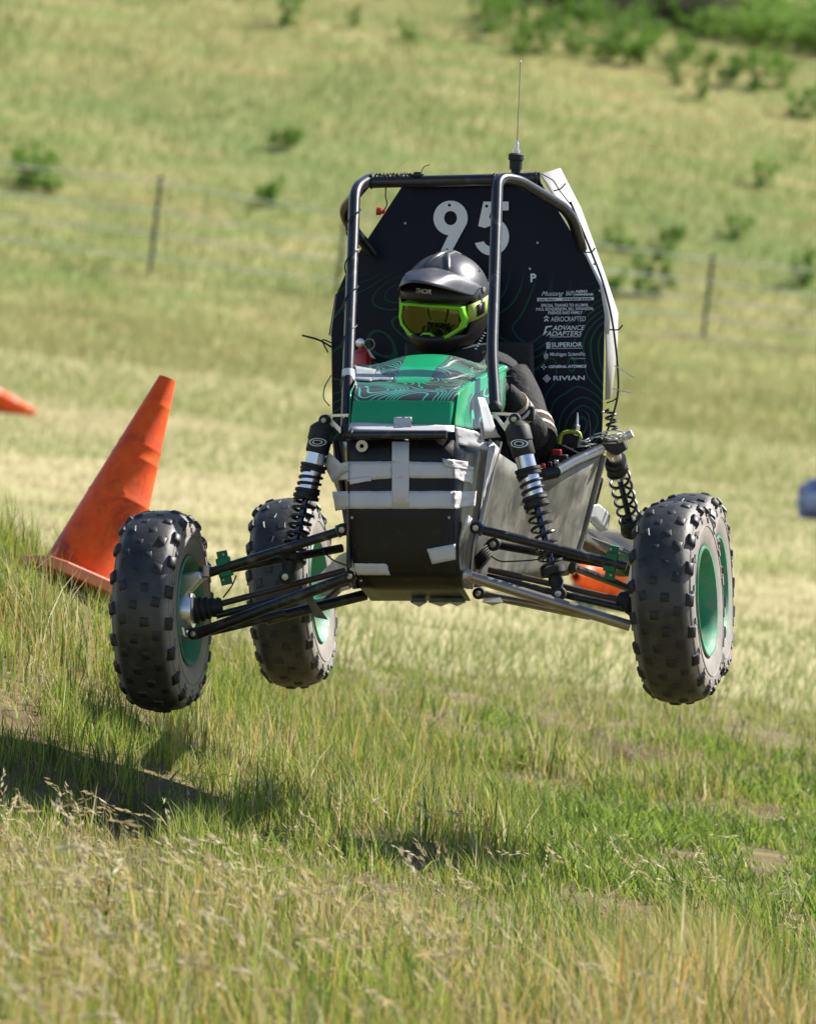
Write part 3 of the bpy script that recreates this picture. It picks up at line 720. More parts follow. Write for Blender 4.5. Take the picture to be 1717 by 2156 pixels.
# uprights
def upright(w, s):
    u = empty('wheel_upright', buggy); x = w.x
    one('knuckle', plate([w + Vector((-s * .055, -.03, .10)), w + Vector((-s * .11, -.03, .105)), w + Vector((-s * .115, -.03, .085)), w + Vector((-s * .075, -.03, .045)), w + Vector((-s * .058, -.03, -.01)), w + Vector((-s * .07, -.03, -.07)), w + Vector((-s * .03, -.03, -.06)), w + Vector((-s * .02, -.03, .03))], (0, .06, 0)), 'alu', u, bevel=.006)
    one('bearing_carrier', lathe([(-.045, .046), (-.035, .052), (.03, .052), (.04, .046)], w + Vector((-s * .045, 0, 0)), (1, 0, 0), 28), 'alu', u)
    return u
upright(wFL, -1); upright(wFR, 1)
shock(P(1084, 886, .10), P(1176, 1250, .04)); shock(P(683, 888, .10), P(603, 1214, .04))
shock(P(1290, 952, 1.18), P(1331, 1122, 1.42), True)
part('coil_spring', helix(P(1283, 862, 1.2), P(1288, 905, 1.2), .014, .0035, 3), 'spring')
part('upper_spring_seat', lathe2(P(1285, 950, 1.18), P(1294, 915, 1.18), [(0, .018), (.4, .022), (1, .010)]), 'chrome')
# shock brackets
def bracket(pts, hole, mm='alu'):
    q = [P(*p) for p in pts]; h = [P(*p) for p in hole]; off = Vector((0, .008, 0)); n = len(q); b = MB()
    V_ = q + h + [p + off for p in q] + [p + off for p in h]; Fc = []
    for i in range(n):
        j = (i + 1) % n
        Fc += [(i, j, n + j, n + i), (2 * n + i, 3 * n + i, 3 * n + j, 2 * n + j), (i, 2 * n + i, 2 * n + j, j), (n + i, n + j, 3 * n + j, 3 * n + i)]
    return b.add(V_, Fc).build('shock_bracket', mm, buggy, smooth=False)
bracket([(1033, 868, .11), (1092, 870, .11), (1062, 908, .11)], [(1045, 874, .11), (1072, 875, .11), (1059, 893, .11)])
bracket([(734, 871, .11), (676, 873, .11), (722, 918, .11)], [(722, 877, .11), (693, 878, .11), (718, 902, .11)])
# green clamps
def clamp(c, s):
    cc = empty('sensor_clamp', buggy); w = MB()
    one('clamp_body', box(c, (.034, .04, .052), Matrix.Rotation(R(-12 * s), 3, 'Y')), 'green3d', cc, bevel=.003)
    one('clamp_ear', box(c + Vector((-.006 * s, 0, .032)), (.024, .03, .022), Matrix.Rotation(R(-12 * s), 3, 'Y')), 'green3d', cc, bevel=.002)
    one('clamp_ear', box(c + Vector((.004 * s, 0, -.034)), (.026, .03, .026), Matrix.Rotation(R(-12 * s), 3, 'Y')), 'green3d', cc, bevel=.002)
    for dz in (.034, -.034): one('bolt', lathe([(0, .003), (.002, .003)], c + Vector((0, -.0165, dz)), (0, -1, 0), 8), 'bolt', cc)
clamp(P(1287, 1183, .01), -1); clamp(P(473, 1194, .01), 1)
# rear suspension
ra = empty('trailing_arm', buggy)
one('arm_plate', plate([P(1226, 1114, 1.0), P(1234, 1112, 1.0), P(1326, 1166, 1.42), P(1326, 1192, 1.42), P(1226, 1136, 1.0)], (.012, 0, 0)), 'alu', ra, bevel=.002)
one('arm_underside', plate([P(1226, 1136, 1.0), P(1326, 1192, 1.42), P(1322, 1214, 1.40), P(1290, 1190, 1.3)], (-.03, 0, 0)), 'side', ra)
one('brake_tube', tube([P(1243, 1132, 1.04), P(1290, 1150, 1.2), P(1330, 1172, 1.42)], .004, 8), 'steel', ra)
ral = empty('trailing_arm', buggy)
one('arm_plate', plate([P(730, 1160, 1.0), P(715, 1168, 1.0), P(655, 1225, 1.42), P(660, 1262, 1.42), P(730, 1240, 1.0)], (.012, 0, 0)), 'aludull', ral, bevel=.002)
one('rear_link', tube([P(740, 1215, .98), P(650, 1300, 1.45)], .011, 10), 'arm', ral)
one('rear_link', tube([P(1196, 1190, .98), P(1335, 1243, 1.45)], .011, 10), 'arm', ra)
one('link_stub', lathe2(P(1180, 1196, .96), P(1208, 1190, .97), [(0, .012), (.6, .012), (.62, .020), (1, .020)]), 'rubber', ra)
mb = MB(); q0, q1 = P(1246, 1062, 1.15), P(1262, 1120, 1.3)
part('silencer', plate([P(1242, 1060, 1.1), P(1232, 1094, 1.08), P(1258, 1122, 1.25), P(1266, 1082, 1.25)], (.02, .05, 0)), 'aludull', bevel=.008)
for k in range(6):
    t = k / 5; part('silencer_rib', tube([P(1244 + 18 * t, 1064 + 20 * t, 1.1 + .14 * t), P(1236 + 22 * t, 1092 + 26 * t, 1.08 + .16 * t)], .0022, 6), 'alu')

# --- wheels -----------------------------------------------------------------
tprof = [(-.062, .132), (-.074, .138), (-.084, .160), (-.090, .190), (-.088, .220), (-.078, .243), (-.060, .2565), (-.032, .2635), (0, .2655)]
tprof = tprof + [(-h, r) for h, r in tprof[-2::-1]] + [(.050, .126), (-.050, .126)]
tb = MB().add(*lathe(tprof, (0, 0, 0), (1, 0, 0), 64, True))
for s in (-1, 1):
    for (h, r) in ((.0905, .197), (.0835, .236)): tb.add(*lathe([(s * (h - .002), r - .002), (s * (h + .0012), r), (s * (h - .002), r + .002)], (0, 0, 0), (1, 0, 0), 48, cap=False))
tyre_me = None
rprof = [(.070, .137), (.082, .146), (.087, .145), (.086, .138), (.076, .131), (.060, .124), (.02, .121), (-.02, .119), (-.024, .100), (-.030, .085), (-.030, .055), (-.018, .050), (-.012, .035), (-.010, 0.0)]
rprof2 = [(-.036, 0.0), (-.036, .09), (-.034, .112), (-.050, .117), (-.070, .128), (-.082, .138), (-.087, .143), (-.082, .146), (-.070, .139), (-.02, .125), (.05, .128), (.070, .137)]
def tread(ri, xr, n, sz, ph):
    return [(xr, ri, 2 * math.pi * (k + ph) / n, sz) for k in range(n)]
KN = []
for s in (-1, 1):
    o_ = 0.0 if s > 0 else .5
    KN += tread(.2600, s * .016, 18, (.030, .029, .019), o_)
    KN += tread(.2545, s * .047, 18, (.030, .034, .020), o_ + .42)
    KN += tread(.2545, s * .036, 18, (.022, .022, .016), o_ + .85)
    KN += tread(.2370, s * .078, 18, (.026, .036, .028), o_ + .10)
kmesh = {}
def knob_mesh(sz):
    if sz not in kmesh:
        b = MB(); a, c, h = sz; V_ = [(x * a / 2 * t, y * c / 2 * t, z) for z, t in ((-h / 2, 1.25), (h / 2 - .004, 1.02), (h / 2, .74)) for x, y in ((-1, -1), (1, -1), (1, 1), (-1, 1))]
        Fc = [(i * 4 + k, i * 4 + (k + 1) % 4, (i + 1) * 4 + (k + 1) % 4, (i + 1) * 4 + k) for i in range(2) for k in range(4)] + [(8, 9, 10, 11)]
        o = b.add(V_, Fc).build('tread_knob', 'knob', ang=50); kmesh[sz] = o.data; bpy.data.objects.remove(o)
    return kmesh[sz]
def kmat(xr, ri, an, sz):
    tilt = {16: 5, 47: 15, 36: 11, 78: 46}[round(abs(xr) * 1000)] * (1 if xr > 0 else -1)
    return Matrix.Rotation(an, 4, 'X') @ Matrix.Translation((xr, 0, ri)) @ Matrix.Rotation(R(tilt), 4, 'Y') @ Matrix.Rotation(math.sin(an * 37.0 + xr * 900) * .22, 4, 'Z') @ Matrix.Translation((0, 0, -.0022 * (1 + math.sin(an * 91.0 + xr * 500)))) @ Matrix.Diagonal((.88, .86, 1, 1))
def wheel(c, s, yaw, camber, spin, single, lab):
    global tyre_me
    w = empty('wheel', buggy); w.location = c; w.rotation_mode = 'XYZ'
    w.rotation_euler = (0, 0, 0); w.matrix_basis = Matrix.Translation(c) @ Matrix.Rotation(R(-yaw), 4, 'Z') @ Matrix.Rotation(R(camber), 4, 'Y') @ Matrix.Rotation(R(spin), 4, 'X') @ Matrix.Diagonal((.93, 1, 1, 1))
    w['label'] = lab
    if tyre_me is None: tyre_me = tb.build('tyre', 'tyre', w, ang=40).data
    else: link('tyre', tyre_me, w)
    b = MB().add(*lathe([(h * s, r) for h, r in rprof], (0, 0, 0), (1, 0, 0), 48, cap=False)); b.build('rim', 'rim', w, ang=40)
    b = MB().add(*lathe([(h * s, r) for h, r in rprof2], (0, 0, 0), (1, 0, 0), 48, cap=False)); b.build('rim_barrel', 'rim', w, ang=40)
    b = MB().add(*lathe([(-.008 * s, .034), (.012 * s, .030), (.022 * s, .018), (.024 * s, 0)], (0, 0, 0), (1, 0, 0), 24)); b.build('hub_cap', 'rim', w)
    for k in range(4):
        an = k * math.pi / 2 + .4; one('wheel_nut', lathe([(0, .008), (.012, .008), (.014, 0)], (-.028 * s, math.cos(an) * .07, math.sin(an) * .07), (s, 0, 0), 6), 'bolt', w)
    if single:
        for kk in KN:
            o = link('tread_knob', knob_mesh(kk[3]), w); o.matrix_basis = kmat(*kk)
    else:
        b = MB()
        for kk in KN:
            me = knob_mesh(kk[3]); mm = kmat(*kk); b.add([mm @ v.co for v in me.vertices], [tuple(p.vertices) for p in me.polygons])
        o = b.build('tread_knobs', 'knob', w, smooth=False); o['kind'] = 'stuff'
    # side lugs on the sidewalls, one mesh per wheel
    b = MB()
    for sd_ in (-1, 1):
        for k in range(16):
            an = 2 * math.pi * (k + .3) / 16
            for q, (hh, rr, sz) in enumerate(((.0895, .214, (.006, .020, .010)), (.088, .226, (.006, .010, .007)))):
                mm = Matrix.Rotation(an + q * .05, 4, 'X') @ Matrix.Translation((sd_ * hh, 0, rr)); V_, Fc = box((0, 0, 0), sz); b.add([mm @ v for v in V_], Fc)
    o = b.build('sidewall_lugs', 'tyre', w, smooth=False); o['kind'] = 'stuff'
    return w
wheel(wFR, 1, 2.5, -2.5, 5, True, 'front wheel on the right with mint green rim')
wheel(wFL, -1, 2.5, -0.5, 14, True, 'front wheel beside the orange cone')
wheel(wRL, -1, 0, -3.5, 3, False, 'rear wheel behind the left suspension arms')
wheel(wRR, 1, 0, -2.0, 9, False, 'rear wheel half hidden behind the front wheel')

# --- cockpit clutter
part('steering_wheel', lathe([(.10 * 0, 0.0)] if False else [(math.sin(t) * .012, .12 + math.cos(t) * .012) for t in np.linspace(0, 2 * math.pi, 13)[:-1]], P(905, 868, .52), (0, 1, .5), 32, True), 'rubber')
part('seat_back', plate([P(850, 985, .92, 0), P(850, 720, .95), P(1120, 720, .95), P(1130, 985, .92)], (0, .03, 0)), 'rubber', bevel=.01)
part('radio_case', box(P(1200, 926, .93), (.05, .03, .036), Matrix.Rotation(R(15), 3, 'Y')), 'rubber', bevel=.005)
part('radio_bumper', tube(fillet([P(1177, 935, .91), P(1180, 913, .91), P(1200, 908, .91), P(1218, 910, .91), P(1222, 924, .91)], .012), .0055, 8), 'yel')
part('radio_stub', lathe2(P(1213, 905, .92), P(1215, 868, .92), [(0, .009), (.25, .009), (.3, .005), (.6, .004), (1, .002)], 10), 'alu')
cable('radio_lead', [P(1215, 870, .92), P(1222, 862, .92), P(1238, 872, .92), P(1242, 905, .92), P(1240, 925, .92)], .0016)
part('emergency_switch', box(P(1171, 953, .8), (.026, .02, .018)), 'red', bevel=.003)
part('switch_housing', box(P(1175, 965, .8), (.05, .03, .02)), 'rubber', bevel=.003)
for k in range(4): part('terminal', box(P(1128 + 14 * k, 985 - 4 * k, .55 + .06 * k), (.012, .014, .012)), ('bolt', 'red', 'rubber', 'alu')[k], bevel=.002)
rnd = random.Random(5)
for k in range(9):
    pts = []
    u0_, v0_ = 1184 + rnd.random() * 30, 925 + rnd.random() * 14; u1_ = 1290 + rnd.random() * 34
    for i in range(7):
        t = i / 6; pts.append(P(u0_ + (u1_ - u0_) * t, v0_ - 14 * t + rnd.uniform(-9, 9), .97 + .1 * rnd.random()))
    cable('wire_bundle', pts, .0019, 'wire', rad=.02)
cable('wire_bundle', [P(1180, 936, .95), P(1225, 958, .95), P(1242, 953, .95), P(1240, 935, .95)], .0022, 'wire')
cable('wire_bundle', [P(1250, 915, 1.0), P(1290, 905, 1.0), P(1312, 910, 1.0), P(1316, 925, 1.0)], .0022, 'wire')
part('connector', lathe2(P(1300, 928, 1.02), P(1330, 912, 1.02), [(0, .008), (.6, .008), (.62, .012), (1, .011)], 12), 'aludull')
part('mount_block', plate([P(1262, 925, 1.02), P(1310, 922, 1.05), P(1318, 945, 1.05), P(1296, 960, 1.05), P(1268, 945, 1.02)], (0, .04, 0)), 'rubber', bevel=.004)
cable('side_cable', [P(1200, 425, .95), P(1240, 520, 1.0), P(1268, 590, 1.0), P(1288, 670, 1.02), P(1299, 760, 1.03), P(1302, 830, 1.03), P(1285, 890, 1.02), P(1268, 930, 1.0)], .003, rad=.12)
cable('side_cable', [P(1140, 366, 1.05), P(1165, 380, 1.1), P(1176, 400, 1.1), P(1208, 440, 1.1)], .0018)
for pts in ([(1282, 694), (1302, 695), (1310, 684)], [(1224, 530), (1244, 532), (1252, 522)], [(1276, 848), (1290, 844), (1300, 836)], [(1165, 402), (1180, 398), (1190, 386)]):
    cable('zip_tie', [P(u, v, .99) for u, v in pts], .0022)
for pts in ([(1292, 770), (1335, 795)], [(1288, 818), (1330, 828)]): cable('zip_tie', [P(u, v, 1.0) for u, v in pts], .0014, 'wire')
cable('zip_tie', [P(698, 731, 1.0), P(672, 715, 1.0), P(636, 706, 1.0)], .003); cable('zip_tie', [P(698, 722, 1.0), P(675, 712, 1.0), P(690, 742, 1.0)], .0022)
cable('loose_wire', [P(697, 790, .98), P(682, 815, .98), P(680, 840, .98), P(694, 855, .98)], .0016)

# ------------------------------------------------------------------ fire extinguisher
ex = empty('fire_extinguisher', None, CARM)
tag(ex, 'small red fire extinguisher with pressure gauge behind the left roll bar tube', 'fire extinguisher')
one('cylinder', lathe2(P(764, 800, .92), P(764, 728, .92), [(0, .027), (.1, .029), (.75, .029), (.85, .024), (.92, .012), (1, .012)]), 'red', ex)
one('gauge', lathe([(0, .013), (.006, .013), (.008, .010)], P(759, 722, .90), (0, -1, 0), 20), 'alu', ex)
one('pull_ring', lathe([(math.sin(t) * .0016, .0145 + math.cos(t) * .0016) for t in np.linspace(0, 2 * math.pi, 9)[:-1]], P(778, 725, .90), (0.2, 1, 0), 20, True), 'bolt', ex)
one('safety_tag', plate([P(772, 735, .9), P(778, 738, .9), P(790, 756, .9), P(780, 752, .9)], (0, .001, 0)), 'tape', ex)

# ------------------------------------------------------------------ driver
def skin_mesh(name, verts, edges, radii, root, mm, sub=2):
    me = bpy.data.meshes.new(name); me.from_pydata([tuple(v) for v in verts], edges, [])
    o = bpy.data.objects.new(name, me); COL.objects.link(o)
    o.modifiers.new('skin', 'SKIN')
    for i, sv in enumerate(me.skin_vertices[0].data):
        r_ = radii[i]; sv.radius = r_ if isinstance(r_, tuple) else (r_, r_); sv.use_root = (i == root)
    q = o.modifiers.new('sub', 'SUBSURF'); q.levels = sub; q.render_levels = sub
    dg = bpy.context.evaluated_depsgraph_get(); me2 = bpy.data.meshes.new_from_object(o.evaluated_get(dg)); bpy.data.objects.remove(o)
    me2.materials.clear(); me2.materials.append(M[mm])
    me2.polygons.foreach_set('use_smooth', [True] * len(me2.polygons)); me2.name = name
    return me2
hips = P(955, 1080, .80); chest = P(960, 870, .86); neckb = P(962, 775, .86); neck = P(955, 735, .84); hd = P(940, 660, .83)
shR, elR, wrR = P(1072, 792, .86), P(1128, 925, .66), P(1078, 842, .50)
shL, elL, wrL = P(850, 800, .86), P(800, 930, .66), P(835, 830, .50)
kR, kL = P(1010, 1000, .45), P(860, 1000, .45); fR, fL = P(930, 1130, .10), P(800, 1130, .10)
handR, handL = P(1054, 812, .47), P(820, 812, .47)
bv = [hips, chest, neckb, neck, hd, shR, elR, wrR, handR, shL, elL, wrL, handL, kR, fR, kL, fL, P(1104, 850, .77), P(826, 860, .77)]
be = [(0, 1), (1, 2), (2, 3), (3, 4), (2, 5), (5, 17), (17, 6), (6, 7), (7, 8), (2, 9), (9, 18), (18, 10), (10, 11), (11, 12), (0, 13), (13, 14), (0, 15), (15, 16)]
br = [.15, (.17, .12), .09, .06, .07, .068, .050, .036, .030, .068, .050, .036, .030, .075, .045, .075, .045, .058, .058]
pm = skin_mesh('person', bv, be, br, 0, 'suit')
person = link('person', pm); person.matrix_world = CARM
tag(person, 'driver in black suit and dark helmet with lime goggles sitting in the buggy', 'person')
# gloved hands on the wheel
for hnd, s in ((handR, 1), (handL, -1)):
    vs = [hnd + Vector((0, .02, -.01)), hnd + Vector((0, -.02, .0))]; ed = [(0, 1)]; ra_ = [.028, .026]
    for k in range(4):
        b0 = hnd + Vector((-s * .006, -.025, .03 - .02 * k)); i = len(vs)
        vs += [b0, b0 + Vector((-s * .012, -.028, .004)), b0 + Vector((-s * .034, -.026, .0)), b0 + Vector((-s * .042, -.004 - .004 * (k % 2), -.002))]
        ed += [(1, i), (i, i + 1), (i + 1, i + 2), (i + 2, i + 3)]; ra_ += [.0115, .0095, .009, .008]
    i = len(vs); b0 = hnd + Vector((-s * .012, .01, .03)); vs += [b0, b0 + Vector((-s * .022, -.014, .014)), b0 + Vector((-s * .040, -.028, .006))]
    ed += [(0, i), (i, i + 1), (i + 1, i + 2)]; ra_ += [.012, .010, .009]
    link('glove', skin_mesh('glove', vs, ed, ra_, 0, 'suit', 1), person)
def band(p, q, r, mm, name='arm_band'):
    return one(name, lathe2(p, q, [(0, r * .96), (.1, r), (.9, r), (1, r * .96)], 20), mm, person)
e_f = lambda t: elR.lerp(wrR, t)
band(e_f(.62), e_f(.72), .041, 'beige'); band(e_f(.76), e_f(.80), .040, 'tapew'); band(e_f(.86), e_f(.93), .038, 'beige')
one('wrist_unit', box(e_f(.66) + Vector((.030, -.02, .0)), (.022, .03, .04)), 'rubber', person, bevel=.004)
u_f = lambda t: P(1104, 850, .77).lerp(elR, t)
for t in (.62, .86): band(u_f(t), u_f(t + .10), .060, 'beige')
band(u_f(.50), u_f(1.08), .0585, 'suit', 'elbow_guard')
# collar / neck brace with printed mark
part_c = one('neck_collar', lathe2(P(985, 800, .84), P(978, 728, .83), [(0, .085), (.4, .075), (.8, .078), (1, .070)], 28), 'suit', person)
one('collar_mark', plate([P(1000, 772, .74), P(1019, 756, .745), P(1021, 770, .745)], (0, .002, 0)), 'tapew', person)
for k in range(7): one('collar_stitch', box(P(1001 + 3.2 * k, 734 - 5.5 * k, .742 + .003 * k), (.006, .003, .003), Matrix.Rotation(R(30), 3, 'Y')), 'print', person)
# helmet, built facing -Y then turned to the picture's left
HC = P(938, 640, .83)
HM = Matrix.Translation(HC) @ Matrix.Rotation(R(-9), 4, 'Z') @ Matrix.Rotation(R(9), 4, 'X') @ Matrix.Rotation(R(3), 4, 'Y')
HM = Matrix.Translation(HC) @ Matrix.Rotation(R(-10), 4, 'Z') @ Matrix.Rotation(R(7), 4, 'X') @ Matrix.Rotation(R(3.5), 4, 'Y')
helmet = empty('helmet', person); helmet.matrix_basis = HM
hb = MB(); nu, nvv = 48, 32; Vh = []; Fh = []
def shell(az, el):
    ce, se = math.cos(el), math.sin(el)
    x = .116 * math.copysign(abs(math.sin(az)) ** .92, math.sin(az)) * ce ** .9; y = -.142 * math.copysign(abs(math.cos(az)) ** .92, math.cos(az)) * ce ** .9; z = .136 * se
    fr_ = max(0, math.cos(az)) ** 1.6
    if z < -.03: y -= .050 * fr_ * min(1, (-.03 - z) / .05); x *= 1 - .10 * min(1, (-.03 - z) / .08) * (0.4 + .6 * fr_)
    return Vector((x, y, z))
els = np.linspace(R(-58), R(90), nvv); azs = np.linspace(-math.pi, math.pi, nu + 1)[:-1]
for e_ in els:
    for a_ in azs: Vh.append(shell(a_, e_))
for i in range(nvv - 1):
    for k in range(nu):
        k2 = (k + 1) % nu; q = (i * nu + k, i * nu + k2, (i + 1) * nu + k2, (i + 1) * nu + k)
        c = sum((Vh[j] for j in q), Vector()) / 4; a_ = abs(azs[k] + math.pi / nu)
        if a_ < R(62) and -.070 < c.z < .028: continue
        Fh.append(q)
hb.add(Vh, Fh); o = hb.build('helmet_shell', ['helmet', 'helmetm'], helmet, ang=180, solid=.006)
for p in o.data.polygons:
    if p.center.z < .045: p.material_index = 1
# side pods + raised crown ribs
for s in (-1, 1):
    one('crown_rib', tube([shell(R(s * 25), R(e)) * 1.012 for e in (42, 55, 68, 80)] + [shell(R(180 - s * 25), R(e)) * 1.012 for e in (80, 60, 40)], [.003, .007, .009, .010, .010, .008, .003], 8), 'helmet', helmet, ang=180)
    one('vent', plate([shell(R(s * 48), R(30)) * 1.02, shell(R(s * 62), R(27)) * 1.02, shell(R(s * 58), R(24)) * 1.02], (0, 0, .002)), 'printdark', helmet)
# brow
rows = [[shell(R(a), R(e)) * k for a in np.linspace(-66, 66, 23)] for e, k in ((10, 1.015), (16, 1.03), (24, 1.03), (29, 1.01))]
one('brow_band', grid(rows), 'helmetm', helmet, ang=180, solid=.006)
# peak
rows = []
for e, ky, wid in ((0, 0, 1.0), (.35, .0, 1.0), (.7, .0, .98), (1.0, .0, .93)):
    r_ = []
    for a in np.linspace(-1, 1, 17):
        base = shell(R(a * 86), R(52 - 30 * abs(a) ** 1.6)) * 1.02
        lip = Vector((a * .108, -.240 + .16 * abs(a) ** 2.2, .097 - .060 * abs(a) ** 1.7 - .006 * (1 - abs(a))))
        mid_ = Vector((0, 0, .018 * math.sin(math.pi * e) * (1 - .5 * abs(a)) + (.010 * math.exp(-((abs(a) - .55) / .15) ** 2) * math.sin(math.pi * e))))
        r_.append(base.lerp(lip, e) + mid_)
    rows.append(r_)
one('helmet_peak', grid(rows), 'helmet', helmet, ang=50, subd=2, solid=.004)
for s in (-1, 1): one('peak_screw', lathe([(0, .008), (.004, .008), (.005, .004)], shell(R(s * 84), R(20)) * 1.03, (s, -.2, .1), 12), 'bolt', helmet)
# goggles
gog = [(-.098, .026), (-.05, .031), (0, .031), (.05, .030), (.098, .024), (.106, -.012), (.098, -.034), (.064, -.058), (.032, -.070), (.012, -.052), (-.012, -.052), (-.032, -.070), (-.064, -.058), (-.098, -.034), (-.106, -.012)]
def gpt(x, z, k=0.0): return Vector((x * .92, -.152 + 4.2 * x * x - k, z - .012))
outer = [gpt(x * 1.0, z) for x, z in gog]; inner = [gpt(x * .88, -.015 + (z + .015) * .83, .006) for x, z in gog]; back = [gpt(x * .99, z, -.03) for x, z in gog]; o2 = [gpt(x * .98, z * .98, .008) for x, z in gog]
n = len(gog); Vg = back + outer + o2 + inner + [gpt(x * .86, -.015 + (z + .015) * .81, -.004) for x, z in gog]
Fg = [(i * n + k, i * n + (k + 1) % n, (i + 1) * n + (k + 1) % n, (i + 1) * n + k) for i in range(4) for k in range(n)]
goggles = MB().add(Vg, Fg).build('goggle_frame', 'lime', helmet, ang=30, bevel=.0015)
rows = []
for t in np.linspace(0, 1, 9):
    r_ = []
    for x in np.linspace(-.088, .088, 15):
        zt = float(np.interp(x, [-.098, -.05, 0, .05, .098], [.026, .031, .031, .030, .024])) * .8
        zb = float(np.interp(x, [-.103, -.068, -.030, -.010, .010, .030, .070, .103], [-.018, -.057, -.066, -.050, -.050, -.066, -.058, -.018])) * .84
        r_.append(gpt(x, zt + (zb - zt) * t, -.001 + .004 * math.sin(math.pi * t)))
    rows.append(r_)
one('goggle_lens', grid(rows), 'lens', helmet, ang=180)
for s in (-1, 1):
    rows = [[shell(R(s * a), 0) * 1.03 + Vector((0, 0, dz - .006 + .0004 * (a - 55))) for a in (52, 66, 80, 95, 115)] for dz in (.022, -.026)]
    one('goggle_strap', grid(rows), 'strap', helmet, ang=180, solid=.003)
    rows = [[shell(R(s * a), 0) * 1.045 + Vector((0, 0, dz - .006 + .0004 * (a - 55))) for a in (66, 74, 82)] for dz in (.014, -.018)]
    one('strap_patch', grid(rows), 'helmetm', helmet, ang=180, solid=.002)
# dark face padding behind the goggles
one('face_padding', grid([[shell(R(a), R(e)) * .93 for a in np.linspace(-70, 70, 15)] for e in (-40, -20, 0, 15)]), 'helmetm', helmet, ang=180)
def brow_fn(u, v):
    x, z = u, -v; az = math.asin(max(-1, min(1, x / .112)))
    p = shell(az, math.asin(z / .136)) * 1.05; return Vector((p.x, p.y - .002, p.z))
lettering('lettering', 'THOR', (-.036, -.056, .006, -.044), brow_fn, 'print', .15, .03, helmet, slope=0)
# head and neck are inside; chin strap buckle
one('buckle', box((.03, -.15, -.125), (.02, .006, .008)), 'bolt', helmet)

# ------------------------------------------------------------------ traffic cones
def cone(name, loc, up, label, hgt=.71, rb=.185, group='orange traffic cones', spin=0.0, base='conepale', collar=False):
    up = Vector(up).normalized(); x, y, _ = frame(up); q = Matrix((x, y, up)).transposed().to_4x4()
    e = empty(name, None, Matrix.Translation(loc) @ q @ Matrix.Rotation(spin, 4, 'Z')); tag(e, label, 'traffic cone', group)
    cr = lambda t: rb * (1 - .815 * t)
    pr = [(0, rb * 1.02), (.012, cr(.02))]
    for t0 in (.405, .60, .665, .865): pr += [(hgt * (t0 - .012), cr(t0 - .012)), (hgt * (t0 - .004), cr(t0) * 1.022), (hgt * (t0 + .004), cr(t0) * 1.015), (hgt * (t0 + .010), cr(t0 + .010))]
    pr += [(hgt, cr(1.0)), (hgt, cr(1.0) * .75), (hgt * .8, cr(1.0))]
    one('cone_body', lathe(pr, (0, 0, .02), (0, 0, 1), 40), 'cone', e, ang=50)
    if collar: one('pale_collar', lathe([(hgt * .03, rb * .99), (hgt * .035, rb * 1.01), (hgt * .22, rb * .84), (hgt * .225, rb * .82)], (0, 0, .02), (0, 0, 1), 40), 'white', e, ang=50)
    b = MB(); bs = rb * 1.22; c_ = .05; pts = []
    for sx, sy in ((1, 1), (-1, 1), (-1, -1), (1, -1)):
        a_ = (sx * bs, sy * (bs - c_)); d_ = (sx * (bs - c_), sy * bs); pts += [a_, d_] if sx * sy > 0 else [d_, a_]
    b.add(*plate([(px_, py_, 0) for px_, py_ in pts], (0, 0, .036))); b.build('cone_base', base, e, bevel=.006)
    return e
def world_up_img(ax, ay, dep=0.0):      # direction that appears as (ax right, ay up) in the picture
    return RX * ax + UX * ay + fwd * dep
g1 = CPOS + (RX * ((176 - W / 2) / F) + UX * ((H / 2 - 1238) / F) + fwd) * 29.4
cone('traffic_cone', g1, world_up_img(.365, .92, .13), 'large orange traffic cone leaning right on the grass bank behind the front wheel', .685, .148, spin=R(20))
p = ground_hit(-70, 862); cone('traffic_cone', p + Vector((-.05, 0, .19)), (1, -.1, -.20), 'orange cone lying on its side at the left picture edge, only its tip showing', .72, .185)
p = ground_hit(1240, 1282); cone('traffic_cone', p + Vector((.10, .35, .20)), (-.45, -1, -.10), 'fallen orange cone with pale collar seen behind the right suspension arms', .45, .17, collar=True, base='white')

# ------------------------------------------------------------------ blue bundle at the right edge
p = ground_hit(1712, 1098)
b = bmesh.new(); bmesh.ops.create_icosphere(b, subdivisions=4, radius=1.0)
for v in b.verts:
    n_ = mnoise.noise(v.co * 1.7) * .22 + mnoise.noise(v.co * 4.3) * .22; v.co = v.co * (1 + n_); v.co.x *= .24; v.co.y *= .20; v.co.z = max(v.co.z * .19, -.13) + .13
me = bpy.data.meshes.new('cloth_bundle'); b.to_mesh(me); b.free(); me.materials.append(M['denim']); me.polygons.foreach_set('use_smooth', [True] * len(me.polygons))
bd = link('cloth_bundle', me); bd.scale = (1.35,) * 3; bd.location = p + Vector((.17, 0, .02)); tag(bd, 'blue fabric bundle lying on the mown grass at the right picture edge', 'bundle')
b = bmesh.new(); bmesh.ops.create_icosphere(b, subdivisions=3, radius=1.0)
for v in b.verts: v.co = v.co * (1 + mnoise.noise(v.co * 3) * .2); v.co.x *= .13; v.co.y *= .1; v.co.z = v.co.z * .06 + .31
me = bpy.data.meshes.new('pink_cloth'); b.to_mesh(me); b.free(); me.materials.append(M['pink']); me.polygons.foreach_set('use_smooth', [True] * len(me.polygons)); link('top_cloth', me, bd)

